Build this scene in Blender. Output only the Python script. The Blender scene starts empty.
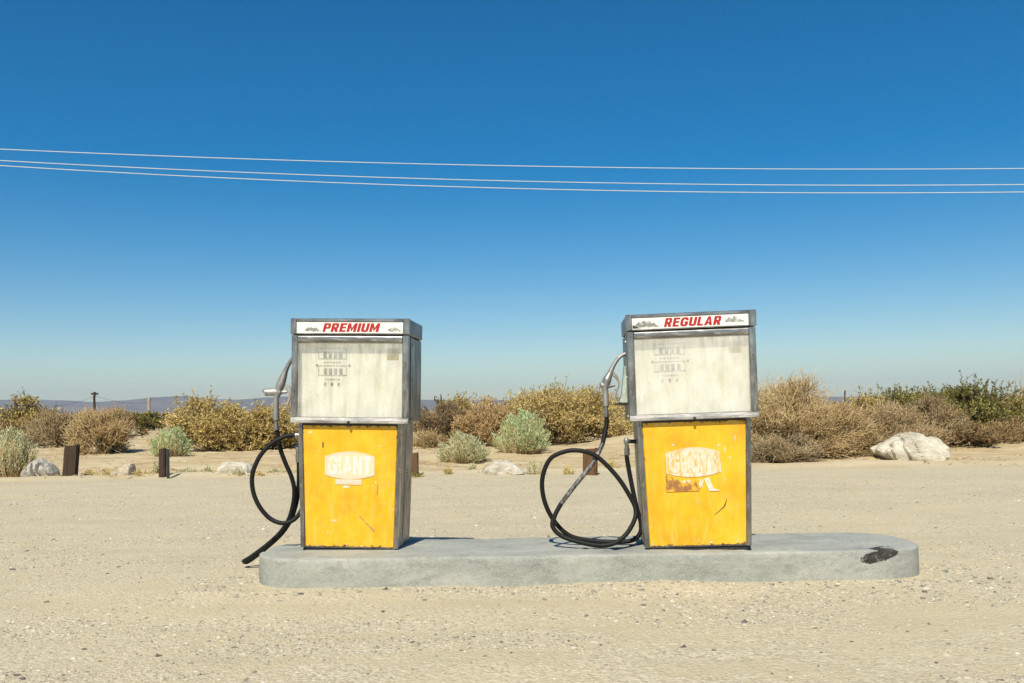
import bpy, bmesh, math, random
import numpy as np
from mathutils import Vector, Matrix, noise as mnoise

# ------------------------------------------------------------------ camera
SC = bpy.context.scene
COL = SC.collection
FPX, CX, HY = 910.0, 512.0, 408.5          # focal length in pixels, horizon in the middle of the picture
ROLL = math.radians(0.95)
ZC = 1.0                                   # eye height
cam_d = bpy.data.cameras.new('camera'); cam = bpy.data.objects.new('camera', cam_d); COL.objects.link(cam)
cam.location = (0, 0, ZC); cam.rotation_euler = (math.radians(90), ROLL, 0)
cam_d.sensor_width = 36; cam_d.lens = FPX / 1024 * 36
cam_d.shift_y = (HY - 341.5) / 1024
cam_d.clip_start = 0.05; cam_d.clip_end = 60000
SC.camera = cam

# ------------------------------------------------------------------ sky, sun, exposure
SUN_EL, SUN_AZ = math.radians(51), math.radians(192)      # azimuth clockwise from +Y: behind the camera, a little to the left
W = bpy.data.worlds.new('World'); SC.world = W; W.use_nodes = True
wn, wl = W.node_tree.nodes, W.node_tree.links
bg = wn['Background']
sky = wn.new('ShaderNodeTexSky'); sky.sky_type = 'NISHITA'; sky.sun_disc = False
sky.sun_elevation = SUN_EL; sky.sun_rotation = SUN_AZ
sky.altitude = 900; sky.air_density = 1.0; sky.dust_density = 1.0; sky.ozone_density = 1.1
hsv = wn.new('ShaderNodeHueSaturation'); hsv.inputs['Saturation'].default_value = 1.66; hsv.inputs['Hue'].default_value = 0.497
wl.new(sky.outputs[0], hsv.inputs['Color']); wl.new(hsv.outputs[0], bg.inputs[0])
bg.inputs[1].default_value = 0.094
sd = bpy.data.lights.new('sun', 'SUN'); sd.energy = 5.0; sd.angle = math.radians(0.53); sd.color = (1.0, 0.93, 0.77)
so = bpy.data.objects.new('sun', sd); COL.objects.link(so); so.location = (-5, -10, 30)
SDIR = Vector((math.sin(SUN_AZ) * math.cos(SUN_EL), math.cos(SUN_AZ) * math.cos(SUN_EL), math.sin(SUN_EL)))
so.rotation_euler = SDIR.to_track_quat('Z', 'Y').to_euler()
SC.view_settings.view_transform = 'Standard'; SC.view_settings.look = 'None'
SC.view_settings.exposure = 0.17; SC.view_settings.gamma = 1.0; SC.view_settings.use_curve_mapping = False
SC.cycles.use_denoising = True
SC.cycles.max_bounces = 6; SC.cycles.volume_bounces = 0; SC.cycles.transparent_max_bounces = 12

# ------------------------------------------------------------------ helpers
RT = Vector((math.cos(ROLL), 0, -math.sin(ROLL))); UP = Vector((math.sin(ROLL), 0, math.cos(ROLL)))
def at(x, y, Y):
    return Vector((0, 0, ZC)) + Y * (RT * ((x - CX) / FPX) + UP * ((HY - y) / FPX) + Vector((0, 1, 0)))
def dist(x, y, z=0.0):
    """distance of the point of level z that is seen at (x, y)"""
    v = RT * ((x - CX) / FPX) + UP * ((HY - y) / FPX)
    return (z - ZC) / v.z

def tag(o, label=None, cat=None, group=None, kind=None):
    if label: o['label'] = label
    if cat: o['category'] = cat
    if group: o['group'] = group
    if kind: o['kind'] = kind
    return o
def empty(name, loc=(0, 0, 0), rot=(0, 0, 0), label=None, cat=None, group=None):
    o = bpy.data.objects.new(name, None); COL.objects.link(o)
    o.location = loc; o.rotation_euler = rot; o.empty_display_size = 0.1
    return tag(o, label, cat, group)
def link(name, me, m, parent=None):
    o = bpy.data.objects.new(name, me); COL.objects.link(o)
    if m is not None and len(me.materials) == 0: me.materials.append(m)
    if parent is not None:
        o.parent = parent
        if parent.get('world_parts'): o.matrix_parent_inverse = Matrix.Translation(-Vector(parent.location))
    return o
def np_mesh(name, V, F, smooth=False):
    """V (n,3) array, F list of index arrays, each (m,k) with a fixed k"""
    me = bpy.data.meshes.new(name)
    V = np.asarray(V, np.float32); Fs = [np.asarray(f, np.int32) for f in (F if isinstance(F, list) else [F])]
    me.vertices.add(len(V)); me.vertices.foreach_set('co', V.ravel())
    loops = np.concatenate([f.ravel() for f in Fs])
    tot = np.concatenate([np.full(len(f), f.shape[1], np.int32) for f in Fs])
    me.loops.add(len(loops)); me.loops.foreach_set('vertex_index', loops)
    me.polygons.add(len(tot))
    me.polygons.foreach_set('loop_start', np.concatenate([[0], np.cumsum(tot)[:-1]]).astype(np.int32))
    if smooth: me.polygons.foreach_set('use_smooth', np.ones(len(tot), bool))
    me.update(calc_edges=True); me.validate()
    return me

class MB:
    def __init__(s): s.v = []; s.f = []
    def add(s, vs, fs):
        n = len(s.v); s.v += [tuple(v) for v in vs]; s.f += [tuple(i + n for i in f) for f in fs]; return s
    def box(s, x0, x1, y0, y1, z0, z1, c=0.003):
        """box with chamfered edges"""
        vs = []; idx = {}
        mid = ((x0 + x1) / 2, (y0 + y1) / 2, (z0 + z1) / 2); h = ((x1 - x0) / 2, (y1 - y0) / 2, (z1 - z0) / 2)
        c = min(c, min(h) * 0.8)
        for sx in (-1, 1):
            for sy in (-1, 1):
                for sz in (-1, 1):
                    for a in range(3):
                        d = [h[0] - c, h[1] - c, h[2] - c]; d[a] = h[a]
                        idx[(sx, sy, sz, a)] = len(vs)
                        vs.append((mid[0] + sx * d[0], mid[1] + sy * d[1], mid[2] + sz * d[2]))
        fs = []
        def q(*k): fs.append([idx[i] for i in k])
        for sg in (-1, 1):
            q((sg,-1,-1,0),(sg,1,-1,0),(sg,1,1,0),(sg,-1,1,0)); q((-1,sg,-1,1),(1,sg,-1,1),(1,sg,1,1),(-1,sg,1,1)); q((-1,-1,sg,2),(1,-1,sg,2),(1,1,sg,2),(-1,1,sg,2))
            for sh in (-1, 1):
                q((sg,sh,-1,0),(sg,sh,-1,1),(sg,sh,1,1),(sg,sh,1,0)); q((sg,-1,sh,0),(sg,-1,sh,2),(sg,1,sh,2),(sg,1,sh,0)); q((-1,sg,sh,1),(-1,sg,sh,2),(1,sg,sh,2),(1,sg,sh,1))
                for si in (-1, 1): q((sg,sh,si,0),(sg,sh,si,1),(sg,sh,si,2))
        return s.add(vs, fs)
    def loft(s, rings, caps=True):
        """rings of equal length, closed"""
        n = len(rings[0]); vs = [p for r in rings for p in r]; fs = []
        for i in range(len(rings) - 1):
            for j in range(n):
                k = (j + 1) % n; fs.append((i*n + j, i*n + k, (i+1)*n + k, (i+1)*n + j))
        if caps: fs.append(tuple(range(n - 1, -1, -1))); fs.append(tuple((len(rings)-1)*n + j for j in range(n)))
        return s.add(vs, fs)
    def tube(s, pts, rad, n=10):
        pts = [Vector(p) for p in pts]; m = len(pts)
        if not hasattr(rad, '__len__'): rad = [rad] * m
        t0 = (pts[1] - pts[0]).normalized(); a = t0.orthogonal().normalized(); rings = []
        for i, p in enumerate(pts):
            t = (pts[min(i+1, m-1)] - pts[max(i-1, 0)]).normalized()
            a = (a - t * a.dot(t)).normalized(); b = t.cross(a)
            rings.append([p + (a * math.cos(2*math.pi*j/n) + b * math.sin(2*math.pi*j/n)) * rad[i] for j in range(n)])
        return s.loft(rings)
    def prism(s, poly, y0, y1):
        """polygon given in x, z; extruded along y"""
        return s.loft([[(x, y0, z) for x, z in poly], [(x, y1, z) for x, z in poly]])
    def build(s, name, m, parent=None, smooth=False, angle=40):
        me = bpy.data.meshes.new(name); me.from_pydata(s.v, [], s.f)
        bm = bmesh.new(); bm.from_mesh(me); bmesh.ops.recalc_face_normals(bm, faces=bm.faces)
        if smooth:
            for f in bm.faces: f.smooth = True
            for e in bm.edges:
                if len(e.link_faces) == 2 and e.calc_face_angle(0) > math.radians(angle): e.smooth = False
        bm.to_mesh(me); bm.free()
        return link(name, me, m, parent)

def spline(P, step=6):
    """Catmull-Rom through the points"""
    P = [Vector(p) for p in P]; P = [P[0]*2 - P[1]] + P + [P[-1]*2 - P[-2]]; out = []
    for i in range(1, len(P) - 2):
        a, b, c, d = P[i-1:i+3]
        for k in range(step):
            t = k / step
            out.append(0.5 * ((2*b) + (c - a)*t + (2*a - 5*b + 4*c - d)*t*t + (3*b - a - 3*c + d)*t**3))
    return out + [P[-2]]
def lerp_list(v, n):
    return list(np.interp(np.linspace(0, 1, n), np.linspace(0, 1, len(v)), v))

# value noise on arrays
_rg = np.random.RandomState(7); _tab = _rg.rand(256, 256)
def vnoise(x, y):
    x = np.asarray(x, float); y = np.asarray(y, float)
    xi = np.floor(x).astype(int); yi = np.floor(y).astype(int); fx = x - xi; fy = y - yi
    fx = fx*fx*(3-2*fx); fy = fy*fy*(3-2*fy)
    g = lambda a, b: _tab[a & 255, b & 255]
    return (g(xi,yi)*(1-fx) + g(xi+1,yi)*fx)*(1-fy) + (g(xi,yi+1)*(1-fx) + g(xi+1,yi+1)*fx)*fy
def fbm(x, y, o=4):
    r = 0; a = 0.5
    for i in range(o): r = r + a*vnoise(x*2**i + 17*i, y*2**i + 31*i); a *= .5
    return r

# ------------------------------------------------------------------ materials
class NT:
    def __init__(s, name):
        s.m = bpy.data.materials.new(name); s.m.use_nodes = True; s.t = s.m.node_tree
        s.b = s.t.nodes['Principled BSDF']; s.out = s.t.nodes['Material Output']
    def n(s, t, **kw):
        x = s.t.nodes.new(t)
        for k, v in kw.items(): setattr(x, k, v)
        return x
    def l(s, a, b): s.t.links.new(a, b)
    def coord(s, kind='Object', scale=None):
        c = s.n('ShaderNodeTexCoord').outputs[kind]
        if scale is None: return c
        mp = s.n('ShaderNodeMapping'); mp.inputs['Scale'].default_value = scale; s.l(c, mp.inputs[0]); return mp.outputs[0]
    def noise(s, co, scale, detail=4, rough=.55):
        x = s.n('ShaderNodeTexNoise'); x.inputs['Scale'].default_value = scale; x.inputs['Detail'].default_value = detail
        x.inputs['Roughness'].default_value = rough; s.l(co, x.inputs['Vector']); return x.outputs['Fac']
    def vor(s, co, scale, out='Distance', feature='F1'):
        x = s.n('ShaderNodeTexVoronoi', feature=feature); x.inputs['Scale'].default_value = scale; s.l(co, x.inputs['Vector']); return x.outputs[out]
    def ramp(s, fac, stops):
        r = s.n('ShaderNodeValToRGB'); e = r.color_ramp.elements
        while len(e) < len(stops): e.new(0.5)
        for i, (p, c) in enumerate(stops): e[i].position = p; e[i].color = (*c, 1) if len(c) == 3 else c
        s.l(fac, r.inputs[0]); return r.outputs[0]
    def step(s, fac, a, b):
        r = s.n('ShaderNodeMapRange'); r.inputs[1].default_value = a; r.inputs[2].default_value = b; s.l(fac, r.inputs[0]); return r.outputs[0]
    def mix(s, fac, a, b, mode='MIX'):
        x = s.n('ShaderNodeMix', data_type='RGBA', blend_type=mode)
        for sock, v in ((x.inputs[0], fac), (x.inputs[6], a), (x.inputs[7], b)):
            if isinstance(v, (int, float)): sock.default_value = v
            elif isinstance(v, tuple): sock.default_value = (*v, 1)
            else: s.l(v, sock)
        return x.outputs[2]
    def math(s, op, a, b=0.0, c=None):
        x = s.n('ShaderNodeMath', operation=op)
        for i, v in enumerate((a, b) if c is None else (a, b, c)):
            if isinstance(v, (int, float)): x.inputs[i].default_value = v
            else: s.l(v, x.inputs[i])
        return x.outputs[0]
    def bump(s, h, strength=.3, d=.01):
        x = s.n('ShaderNodeBump'); x.inputs['Strength'].default_value = strength; x.inputs['Distance'].default_value = d
        s.l(h, x.inputs['Height']); s.l(x.outputs[0], s.b.inputs['Normal'])
    def set(s, col=None, rough=None, metal=None):
        for k, v in (('Base Color', col), ('Roughness', rough), ('Metallic', metal)):
            if v is None: continue
            if isinstance(v, (int, float)): s.b.inputs[k].default_value = v
            elif isinstance(v, tuple): s.b.inputs[k].default_value = (*v, 1)
            else: s.l(v, s.b.inputs[k])
        return s

M = {}
def mat_metal(name, base, rough, stain=(.16, .13, .10), amt=.6, streak=(9, 9, 1.6), metal=.95, con=1.0):
    t = NT(name); co = t.coord('Object'); st = t.coord('Object', streak)
    a = t.noise(st, 3, 6, .65); b = t.noise(co, 90, 3, .6); c = t.noise(co, 5, 3); e = t.noise(st, 5.5, 5, .7)
    col = t.ramp(c, [(.34, tuple(x*.72 for x in base)), (.50, base), (.66, tuple(min(1, x*1.25) for x in base))])
    col = t.mix(t.math('MULTIPLY', t.step(a, .48, .68), amt), col, stain)
    col = t.mix(t.math('MULTIPLY', t.step(e, .54, .62), .55*con), col, tuple(min(1, x * 1.9) for x in base))
    col = t.mix(t.math('MULTIPLY', t.step(e, .45, .38), .55*con), col, tuple(x * .38 for x in base))
    col = t.mix(t.step(b, .72, .76), col, (.13, .085, .05))
    t.set(col, t.ramp(a, [(.35, (max(.08, rough - .10),) * 3), (.7, (rough + .2,) * 3)]), t.math('MULTIPLY', t.step(a, .95, .5), metal))
    t.bump(t.math('ADD', c, t.math('ADD', t.math('MULTIPLY', b, .06), t.math('MULTIPLY', e, .12))), .35, .006); M[name] = t.m
mat_metal('sill_metal', (.46, .44, .41), .40, (.22, .19, .16), .6, (1.6, 9, 9), metal=.5)
mat_metal('chrome', (.31, .30, .285), .24, (.10, .085, .07), .7, metal=.8)
mat_metal('chrome_flat', (.36, .35, .335), .24, (.10, .085, .07), .7, (1.6, 9, 9), metal=.8)
mat_metal('trim', (.28, .27, .26), .26, (.10, .085, .07), .7)
mat_metal('shell', (.13, .125, .125), .36, (.08, .07, .06), .7)
mat_metal('body_metal', (.32, .29, .25), .45, (.15, .11, .07), .7)
mat_metal('nozzle_metal', (.34, .33, .315), .50, (.13, .12, .10), .6, metal=.6, con=.5)
mat_metal('boot_metal', (.44, .50, .44), .55, (.3, .28, .2), .4, metal=.3)

def mat_yellow():
    t = NT('yellow_paint'); co = t.coord('Object'); g = t.coord('Generated'); rnd = t.n('ShaderNodeObjectInfo').outputs['Random']
    vo = t.n('ShaderNodeVectorMath', operation='ADD'); t.l(co, vo.inputs[0]); cb = t.n('ShaderNodeCombineXYZ'); t.l(t.math('MULTIPLY', rnd, 37.0), cb.inputs[0]); t.l(cb.outputs[0], vo.inputs[1]); co = vo.outputs[0]
    def sc(v): m = t.n('ShaderNodeMapping'); m.inputs['Scale'].default_value = v; t.l(co, m.inputs[0]); return m.outputs[0]
    sep = t.n('ShaderNodeSeparateXYZ'); t.l(g, sep.inputs[0])
    ex = t.math('SUBTRACT', .5, t.math('ABSOLUTE', t.math('SUBTRACT', sep.outputs[0], .5)))
    ez = t.math('SUBTRACT', .5, t.math('ABSOLUTE', t.math('SUBTRACT', sep.outputs[2], .5)))
    edge = t.math('MINIMUM', ex, ez)
    n1 = t.noise(co, 5, 6, .65); n2 = t.noise(co, 46, 5, .72); n3 = t.noise(sc((3, 1, .6)), 10, 5, .65); n4 = t.noise(co, 130, 4, .7)
    base = t.ramp(n1, [(.30, (.68, .335, .006)), (.48, (.79, .42, .007)), (.62, (.84, .475, .012)), (.75, (.85, .53, .05))])
    fade = t.math('MULTIPLY', t.step(n3, .47, .70), t.ramp(sep.outputs[2], [(0, (.8,)*3), (.45, (.65,)*3), (.8, (.15,)*3)]))
    base = t.mix(t.math('MULTIPLY', fade, .6), base, (.83, .56, .11))
    grime = t.math('MULTIPLY', t.step(t.noise(sc((5, 1, .5)), 5, 5, .7), .52, .72), .40); base = t.mix(t.math('MULTIPLY', grime, .6), base, (.52, .32, .05))
    base = t.mix(t.math('MULTIPLY', t.step(n4, .60, .70), .35), base, (.50, .28, .03))
    wear = t.math('ADD', n2, t.math('MULTIPLY', t.step(edge, .07, 0.0), .09))
    chips = t.step(wear, .672, .688)
    base = t.mix(chips, base, (.74, .65, .48))
    r = t.math('ADD', t.noise(co, 34, 6, .78), t.math('MULTIPLY', t.step(edge, .030, 0.0), .20))
    rust = t.step(r, .695, .72)
    base = t.mix(rust, base, (.19, .08, .03))
    scr = t.noise(sc((30, 1, 7)), 2.6, 4, .65); base = t.mix(t.math('MULTIPLY', t.step(scr, .68, .71), .5), base, (.70, .53, .30))
    sc2 = t.noise(sc((6, 1, 46)), 1.9, 4, .65); base = t.mix(t.math('MULTIPLY', t.step(sc2, .69, .72), .45), base, (.42, .26, .08))
    t.set(base, t.ramp(n3, [(.3, (.40,) * 3), (.7, (.68,) * 3)]), 0.0)
    dent = t.noise(sc((1, 1, .8)), 4.5, 2)
    t.bump(t.math('SUBTRACT', t.math('MULTIPLY', dent, 5.0), t.math('MULTIPLY', t.math('ADD', chips, rust), .5)), .6, .003); M['yellow'] = t.m
mat_yellow()
def mat_worn(name, top, under, lo, hi, scale=18, stretch=(1, 1, .6), rough=.6):
    t = NT(name); n = t.noise(t.coord('Object', stretch), scale, 6, .72); n2 = t.noise(t.coord('Object'), 60, 3)
    col = t.mix(t.step(n, lo, hi), top, under); col = t.mix(t.math('MULTIPLY', n2, .25), col, tuple(x * .7 for x in top))
    t.set(col, rough, 0.0); M[name] = t.m
mat_worn('badge_white', (.76, .63, .42), (.78, .52, .13), .55, .72, 24, (1, 1, .4))
mat_worn('badge_worn', (.76, .68, .55), (.76, .42, .03), .46, .56, 26, (1, 1, .35))
mat_worn('badge_letter', (.80, .76, .67), (.75, .56, .26), .52, .66, 30, (1, 1, .4)); mat_worn('letter_worn', (.74, .66, .52), (.76, .43, .04), .44, .54, 34, (1, 1, .3))
mat_worn('badge_line', (.80, .56, .46), (.84, .72, .55), .50, .60, 30)
mat_worn('rust_patch', (.34, .15, .045), (.78, .44, .03), .46, .56, 26, (1, 1, .8))
mat_worn('chip_white', (.72, .67, .56), (.74, .50, .14), .50, .62, 75)
mat_worn('scuff', (.35, .24, .13), (.78, .44, .02), .50, .60, 70)
mat_worn('scuff_dark', (.06, .045, .03), (.5, .28, .02), .55, .68, 60)
mat_worn('sign_red', (.44, .006, .008), (.52, .03, .025), .55, .7, 30)
mat_worn('decal_grey', (.24, .25, .22), (.62, .61, .55), .50, .57, 60, (.6, 1, 1.2))
mat_worn('decal_dark', (.04, .04, .035), (.3, .3, .28), .5, .6, 60)
mat_worn('sticker_gold', (.44, .33, .12), (.62, .54, .34), .5, .6, 90)
mat_worn('dial_ink', (.16, .155, .14), (.48, .46, .40), .5, .62, 80)
mat_worn('dial_line', (.34, .32, .26), (.60, .56, .46), .48, .6, 80)
mat_worn('rubber', (.008, .008, .0078), (.022, .020, .018), .58, .78, 40, (1, 1, 1), .62); M['rubber'].node_tree.nodes['Principled BSDF'].inputs['Specular IOR Level'].default_value = .3
mat_worn('rubber_scraped', (.04, .038, .035), (.30, .285, .26), .44, .60, 60, (1, 1, .4), .5)
mat_worn('black_iron', (.022, .022, .022), (.09, .07, .05), .55, .7, 40, (1, 1, 1), .6)

t = NT('sign_white'); n = t.noise(t.coord('Object'), 12, 4); n2 = t.noise(t.coord('Object', (1, 1, 3)), 45, 5, .7)
c_ = t.mix(t.math('MULTIPLY', t.step(n2, .64, .7), .6), t.ramp(n, [(.3, (.82, .79, .70)), (.7, (.86, .84, .77))]), (.5, .46, .36)); t.set(c_, .45); M['sign_white'] = t.m
t = NT('dial_white'); n = t.noise(t.coord('Object', (6, 6, .7)), 5, 4)
t.set(t.ramp(n, [(.3, (.84, .80, .68)), (.46, (.94, .92, .84)), (.7, (.97, .96, .93))]), .6); M['dial_white'] = t.m

def mat_glass(name, dirt):
    """old clouded window: part clear, part a film of dust"""
    t = NT(name); co = t.coord('Object', (3.5, 3.5, .5)); n = t.noise(co, 6, 5, .6); n2 = t.noise(t.coord('Object'), 10, 4)
    n3 = t.noise(t.coord('Object'), 30, 4, .7)
    f = t.math('ADD', dirt, t.math('MULTIPLY', t.math('SUBTRACT', n, .5), .7)); f = t.math('ADD', f, t.math('MULTIPLY', t.math('SUBTRACT', n2, .5), .3))
    f = t.math('ADD', f, t.math('MULTIPLY', t.step(n3, .70, .76), .25))
    tr = t.n('ShaderNodeBsdfTransparent'); tr.inputs[0].default_value = (.98, .97, .93, 1)
    df = t.n('ShaderNodeBsdfDiffuse'); t.l(t.ramp(n2, [(.3, (.92, .87, .74)), (.7, (.95, .94, .88))]), df.inputs[0])
    gl = t.n('ShaderNodeBsdfGlossy'); gl.inputs['Roughness'].default_value = .12
    m1 = t.n('ShaderNodeMixShader'); t.l(f, m1.inputs[0]); t.l(tr.outputs[0], m1.inputs[1]); t.l(df.outputs[0], m1.inputs[2])
    fr = t.n('ShaderNodeFresnel'); fr.inputs[0].default_value = 1.45
    m2 = t.n('ShaderNodeMixShader'); t.l(t.math('MULTIPLY', fr.outputs[0], .4), m2.inputs[0]); t.l(m1.outputs[0], m2.inputs[1]); t.l(gl.outputs[0], m2.inputs[2])
    t.l(m2.outputs[0], t.out.inputs[0]); M[name] = t.m
mat_glass('dusty_glass', .24); mat_glass('clouded_glass', .40)
t = NT('clear_glass'); tr = t.n('ShaderNodeBsdfTransparent'); tr.inputs[0].default_value = (.97, .98, .96, 1); t.l(tr.outputs[0], t.out.inputs[0]); M['clear_glass'] = t.m

t = NT('concrete'); co = t.coord('Object'); a = t.noise(t.coord('Object', (1, 2, 3)), 2.2, 6, .6); b = t.noise(co, 28, 6, .7); c = t.noise(co, 160, 3, .6); d = t.noise(t.coord('Object', (1.3, 1, 3.5)), 3.3, 5, .65)
col = t.ramp(a, [(.30, (.26, .27, .245)), (.5, (.34, .35, .31)), (.68, (.41, .41, .36))])
col = t.mix(t.math('MULTIPLY', t.step(b, .46, .66), .45), col, (.22, .225, .195)); col = t.mix(t.math('MULTIPLY', t.step(d, .56, .60), .38), col, (.19, .195, .17)); col = t.mix(t.math('MULTIPLY', t.step(c, .50, .64), .6), col, (.48, .47, .40))
wv = t.n('ShaderNodeVectorMath', operation='MULTIPLY_ADD'); nz_ = t.n('ShaderNodeTexNoise'); nz_.inputs['Scale'].default_value = 9; t.l(co, nz_.inputs['Vector']); t.l(nz_.outputs['Color'], wv.inputs[0]); wv.inputs[1].default_value = (.12, .12, .12); t.l(co, wv.inputs[2])
crk = t.step(t.vor(wv.outputs[0], 1.5, 'Distance', 'DISTANCE_TO_EDGE'), .008, .002); col = t.mix(t.math('MULTIPLY', crk, .14), col, (.12, .12, .105))
sp = t.n('ShaderNodeSeparateXYZ'); t.l(co, sp.inputs[0])
ell = t.math('ADD', t.math('POWER', t.math('DIVIDE', t.math('SUBTRACT', sp.outputs[0], 2.055), .105), 2.0), t.math('POWER', t.math('DIVIDE', t.math('SUBTRACT', t.math('ADD', sp.outputs[2], t.math('MULTIPLY', sp.outputs[0], -.18)), .134 - .37), .034), 2.0))
ell = t.math('ADD', ell, t.math('MULTIPLY', t.math('SUBTRACT', t.noise(co, 22, 5, .7), .5), 2.4)); ell = t.math('ADD', ell, t.math('MULTIPLY', t.step(sp.outputs[1], 5.24, 5.30), 9.0))
tar = t.ramp(b, [(.4, (.022, .020, .018)), (.6, (.05, .046, .04)), (.70, (.26, .25, .22))])
col = t.mix(t.step(ell, 1.05, .85), col, tar)
t.set(col, .85); t.bump(t.math('ADD', a, t.math('ADD', t.math('MULTIPLY', b, .7), t.math('MULTIPLY', c, .4))), .8, .010); M['concrete'] = t.m

t = NT('gravel_ground'); co = t.coord('Object')
sp = t.n('ShaderNodeSeparateXYZ'); t.l(co, sp.inputs[0])
big = t.noise(co, .55, 4); mid = t.noise(t.coord('Object', (.5, 1.4, 1)), 2.4, 5, .6); fine = t.noise(co, 45, 6, .75); grit = t.vor(co, 75, 'Color'); gd = t.vor(co, 75); gd2 = t.vor(co, 34)
gsep = t.n('ShaderNodeSeparateXYZ'); t.l(grit, gsep.inputs[0])
gravel = t.ramp(gsep.outputs[0], [(.0, (.33, .275, .19)), (.3, (.47, .40, .275)), (.7, (.54, .465, .325)), (1, (.64, .58, .45))])
gravel = t.mix(t.step(mid, .40, .66), gravel, t.ramp(fine, [(.3, (.43, .355, .225)), (.7, (.55, .47, .315))]))
gravel = t.mix(t.math('MULTIPLY', t.step(big, .42, .62), .45), gravel, (.55, .46, .30))
trk = t.noise(t.coord('Object', (.22, 2.6, 1)), 1.3, 4, .55); gravel = t.mix(t.math('MULTIPLY', t.step(trk, .50, .62), .30), gravel, (.45, .385, .255))
blot = t.noise(t.coord('Object', (.6, 1.2, 1)), 1.1, 5, .6); gravel = t.mix(t.math('MULTIPLY', t.step(blot, .52, .66), .25), gravel, (.38, .33, .225))
sand = t.ramp(t.noise(t.coord('Object', (1, 2.2, 1)), .9, 8, .72), [(.32, (.34, .235, .12)), (.46, (.47, .355, .20)), (.62, (.57, .465, .295))])
far = t.ramp(t.noise(co, .05, 5, .6), [(.35, (.16, .12, .06)), (.6, (.33, .25, .14))])
edge = t.math('ADD', sp.outputs[1], t.math('MULTIPLY', t.math('SUBTRACT', t.noise(co, .9, 4), .5), 2.2))
col = t.mix(t.step(edge, 13.8, 15.2), gravel, sand); col = t.mix(t.step(sp.outputs[1], 40, 75), col, far)
hs = t.n('ShaderNodeHueSaturation'); hs.inputs['Saturation'].default_value = .96; hs.inputs['Hue'].default_value = .504; t.l(col, hs.inputs['Color']); col = hs.outputs[0]
t.set(col, .95); t.b.inputs['Specular IOR Level'].default_value = .15
t.bump(t.math('ADD', t.math('MULTIPLY', fine, .6), t.math('ADD', t.math('MULTIPLY', gd, -.7), t.math('MULTIPLY', gd2, -.4))), .55, .012); M['ground'] = t.m

def mat_tint(name, stops, rough=.9, transl=0.0, attr='tint', spec=.15):
    t = NT(name); a = t.n('ShaderNodeAttribute', attribute_name=attr); c = t.ramp(a.outputs['Fac'], stops); t.set(c, rough); t.b.inputs['Specular IOR Level'].default_value = spec
    if transl:
        tl = t.n('ShaderNodeBsdfTranslucent'); t.l(c, tl.inputs[0]); mx = t.n('ShaderNodeMixShader'); mx.inputs[0].default_value = transl
        t.l(t.b.outputs[0], mx.inputs[1]); t.l(tl.outputs[0], mx.inputs[2]); t.l(mx.outputs[0], t.out.inputs[0])
    M[name] = t.m
mat_tint('pebbles', [(0, (.12, .11, .095)), (.22, (.28, .26, .215)), (.5, (.45, .395, .285)), (.85, (.53, .475, .355)), (1, (.62, .58, .49))])
mat_tint('leaf_tan', [(0, (0.216, 0.132, 0.054)), (.5, (.55, .365, .165)), (1, (.70, .51, .265))], transl=.14)
mat_tint('leaf_olive', [(0, (0.162, 0.132, 0.036)), (.5, (.53, .405, .135)), (1, (.72, .58, .26))], transl=.14)
mat_tint('leaf_brown', [(0, (0.102, 0.066, 0.030)), (.5, (.32, .215, .095)), (1, (.48, .345, .165))], transl=.12)
mat_tint('leaf_sage', [(0, (.38, .38, .19)), (.5, (.50, .50, .29)), (1, (.62, .61, .40))], transl=.14)
mat_tint('leaf_mint', [(0, (.36, .42, .18)), (.5, (.45, .53, .27)), (1, (.57, .62, .38))], transl=.14)
mat_tint('leaf_green', [(0, (.10, .105, .024)), (.5, (.22, .21, .055)), (1, (.42, .36, .12))], transl=.14)
mat_tint('twig_straw', [(0, (0.180, 0.126, 0.060)), (.5, (.50, .37, .185)), (1, (.66, .53, .31))])
mat_tint('twig_grey', [(0, (0.114, 0.084, 0.048)), (.5, (.37, .285, .165)), (1, (.56, .455, .29))])
mat_tint('twig_dark', [(0, (.07, .05, .03)), (.5, (.16, .115, .068)), (1, (.28, .21, .13))])

def mat_rock(name, a, b, dark, vein, s=1.0):
    t = NT(name); co = t.coord('Object'); n = t.noise(co, 3*s, 6, .65); v = t.noise(t.coord('Object', (1, 1, 2.2)), 9*s, 6, .7); f = t.noise(co, 40*s, 4, .7)
    col = t.ramp(n, [(.32, dark), (.48, a), (.7, b)]); col = t.mix(t.math('MULTIPLY', t.step(v, .55, .62), .6), col, vein); col = t.mix(t.math('MULTIPLY', t.step(f, .58, .7), .45), col, dark)
    t.set(col, .85); t.bump(t.math('ADD', n, t.math('ADD', v, t.math('MULTIPLY', f, .4))), .6, .03); M[name] = t.m
mat_rock('rock_white', (.55, .51, .41), (.67, .635, .53), (.30, .26, .19), (.50, .37, .20))
mat_rock('rock_grey', (.40, .38, .33), (.52, .48, .41), (.16, .14, .12), (.40, .34, .26), 2)
mat_rock('rock_pink', (.52, .43, .33), (.62, .54, .44), (.33, .27, .20), (.46, .34, .24), 2)
t = NT('old_wood'); n = t.noise(t.coord('Object', (8, 8, .8)), 6, 5, .7); n2 = t.noise(t.coord('Object'), 20, 4)
t.set(t.mix(t.math('MULTIPLY', n2, .5), t.ramp(n, [(.3, (.020, .012, .007)), (.55, (.055, .032, .018)), (.75, (.12, .075, .042))]), (.05, .028, .015)), .9); t.bump(n, .8, .02); M['wood'] = t.m
t = NT('rusty_wood'); n = t.noise(t.coord('Object', (8, 8, .8)), 6, 5, .7); t.set(t.ramp(n, [(.3, (.07, .035, .014)), (.55, (.15, .075, .03)), (.75, (.24, .13, .06))]), .9); t.bump(n, .8, .02); M['wood_brown'] = t.m
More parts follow.
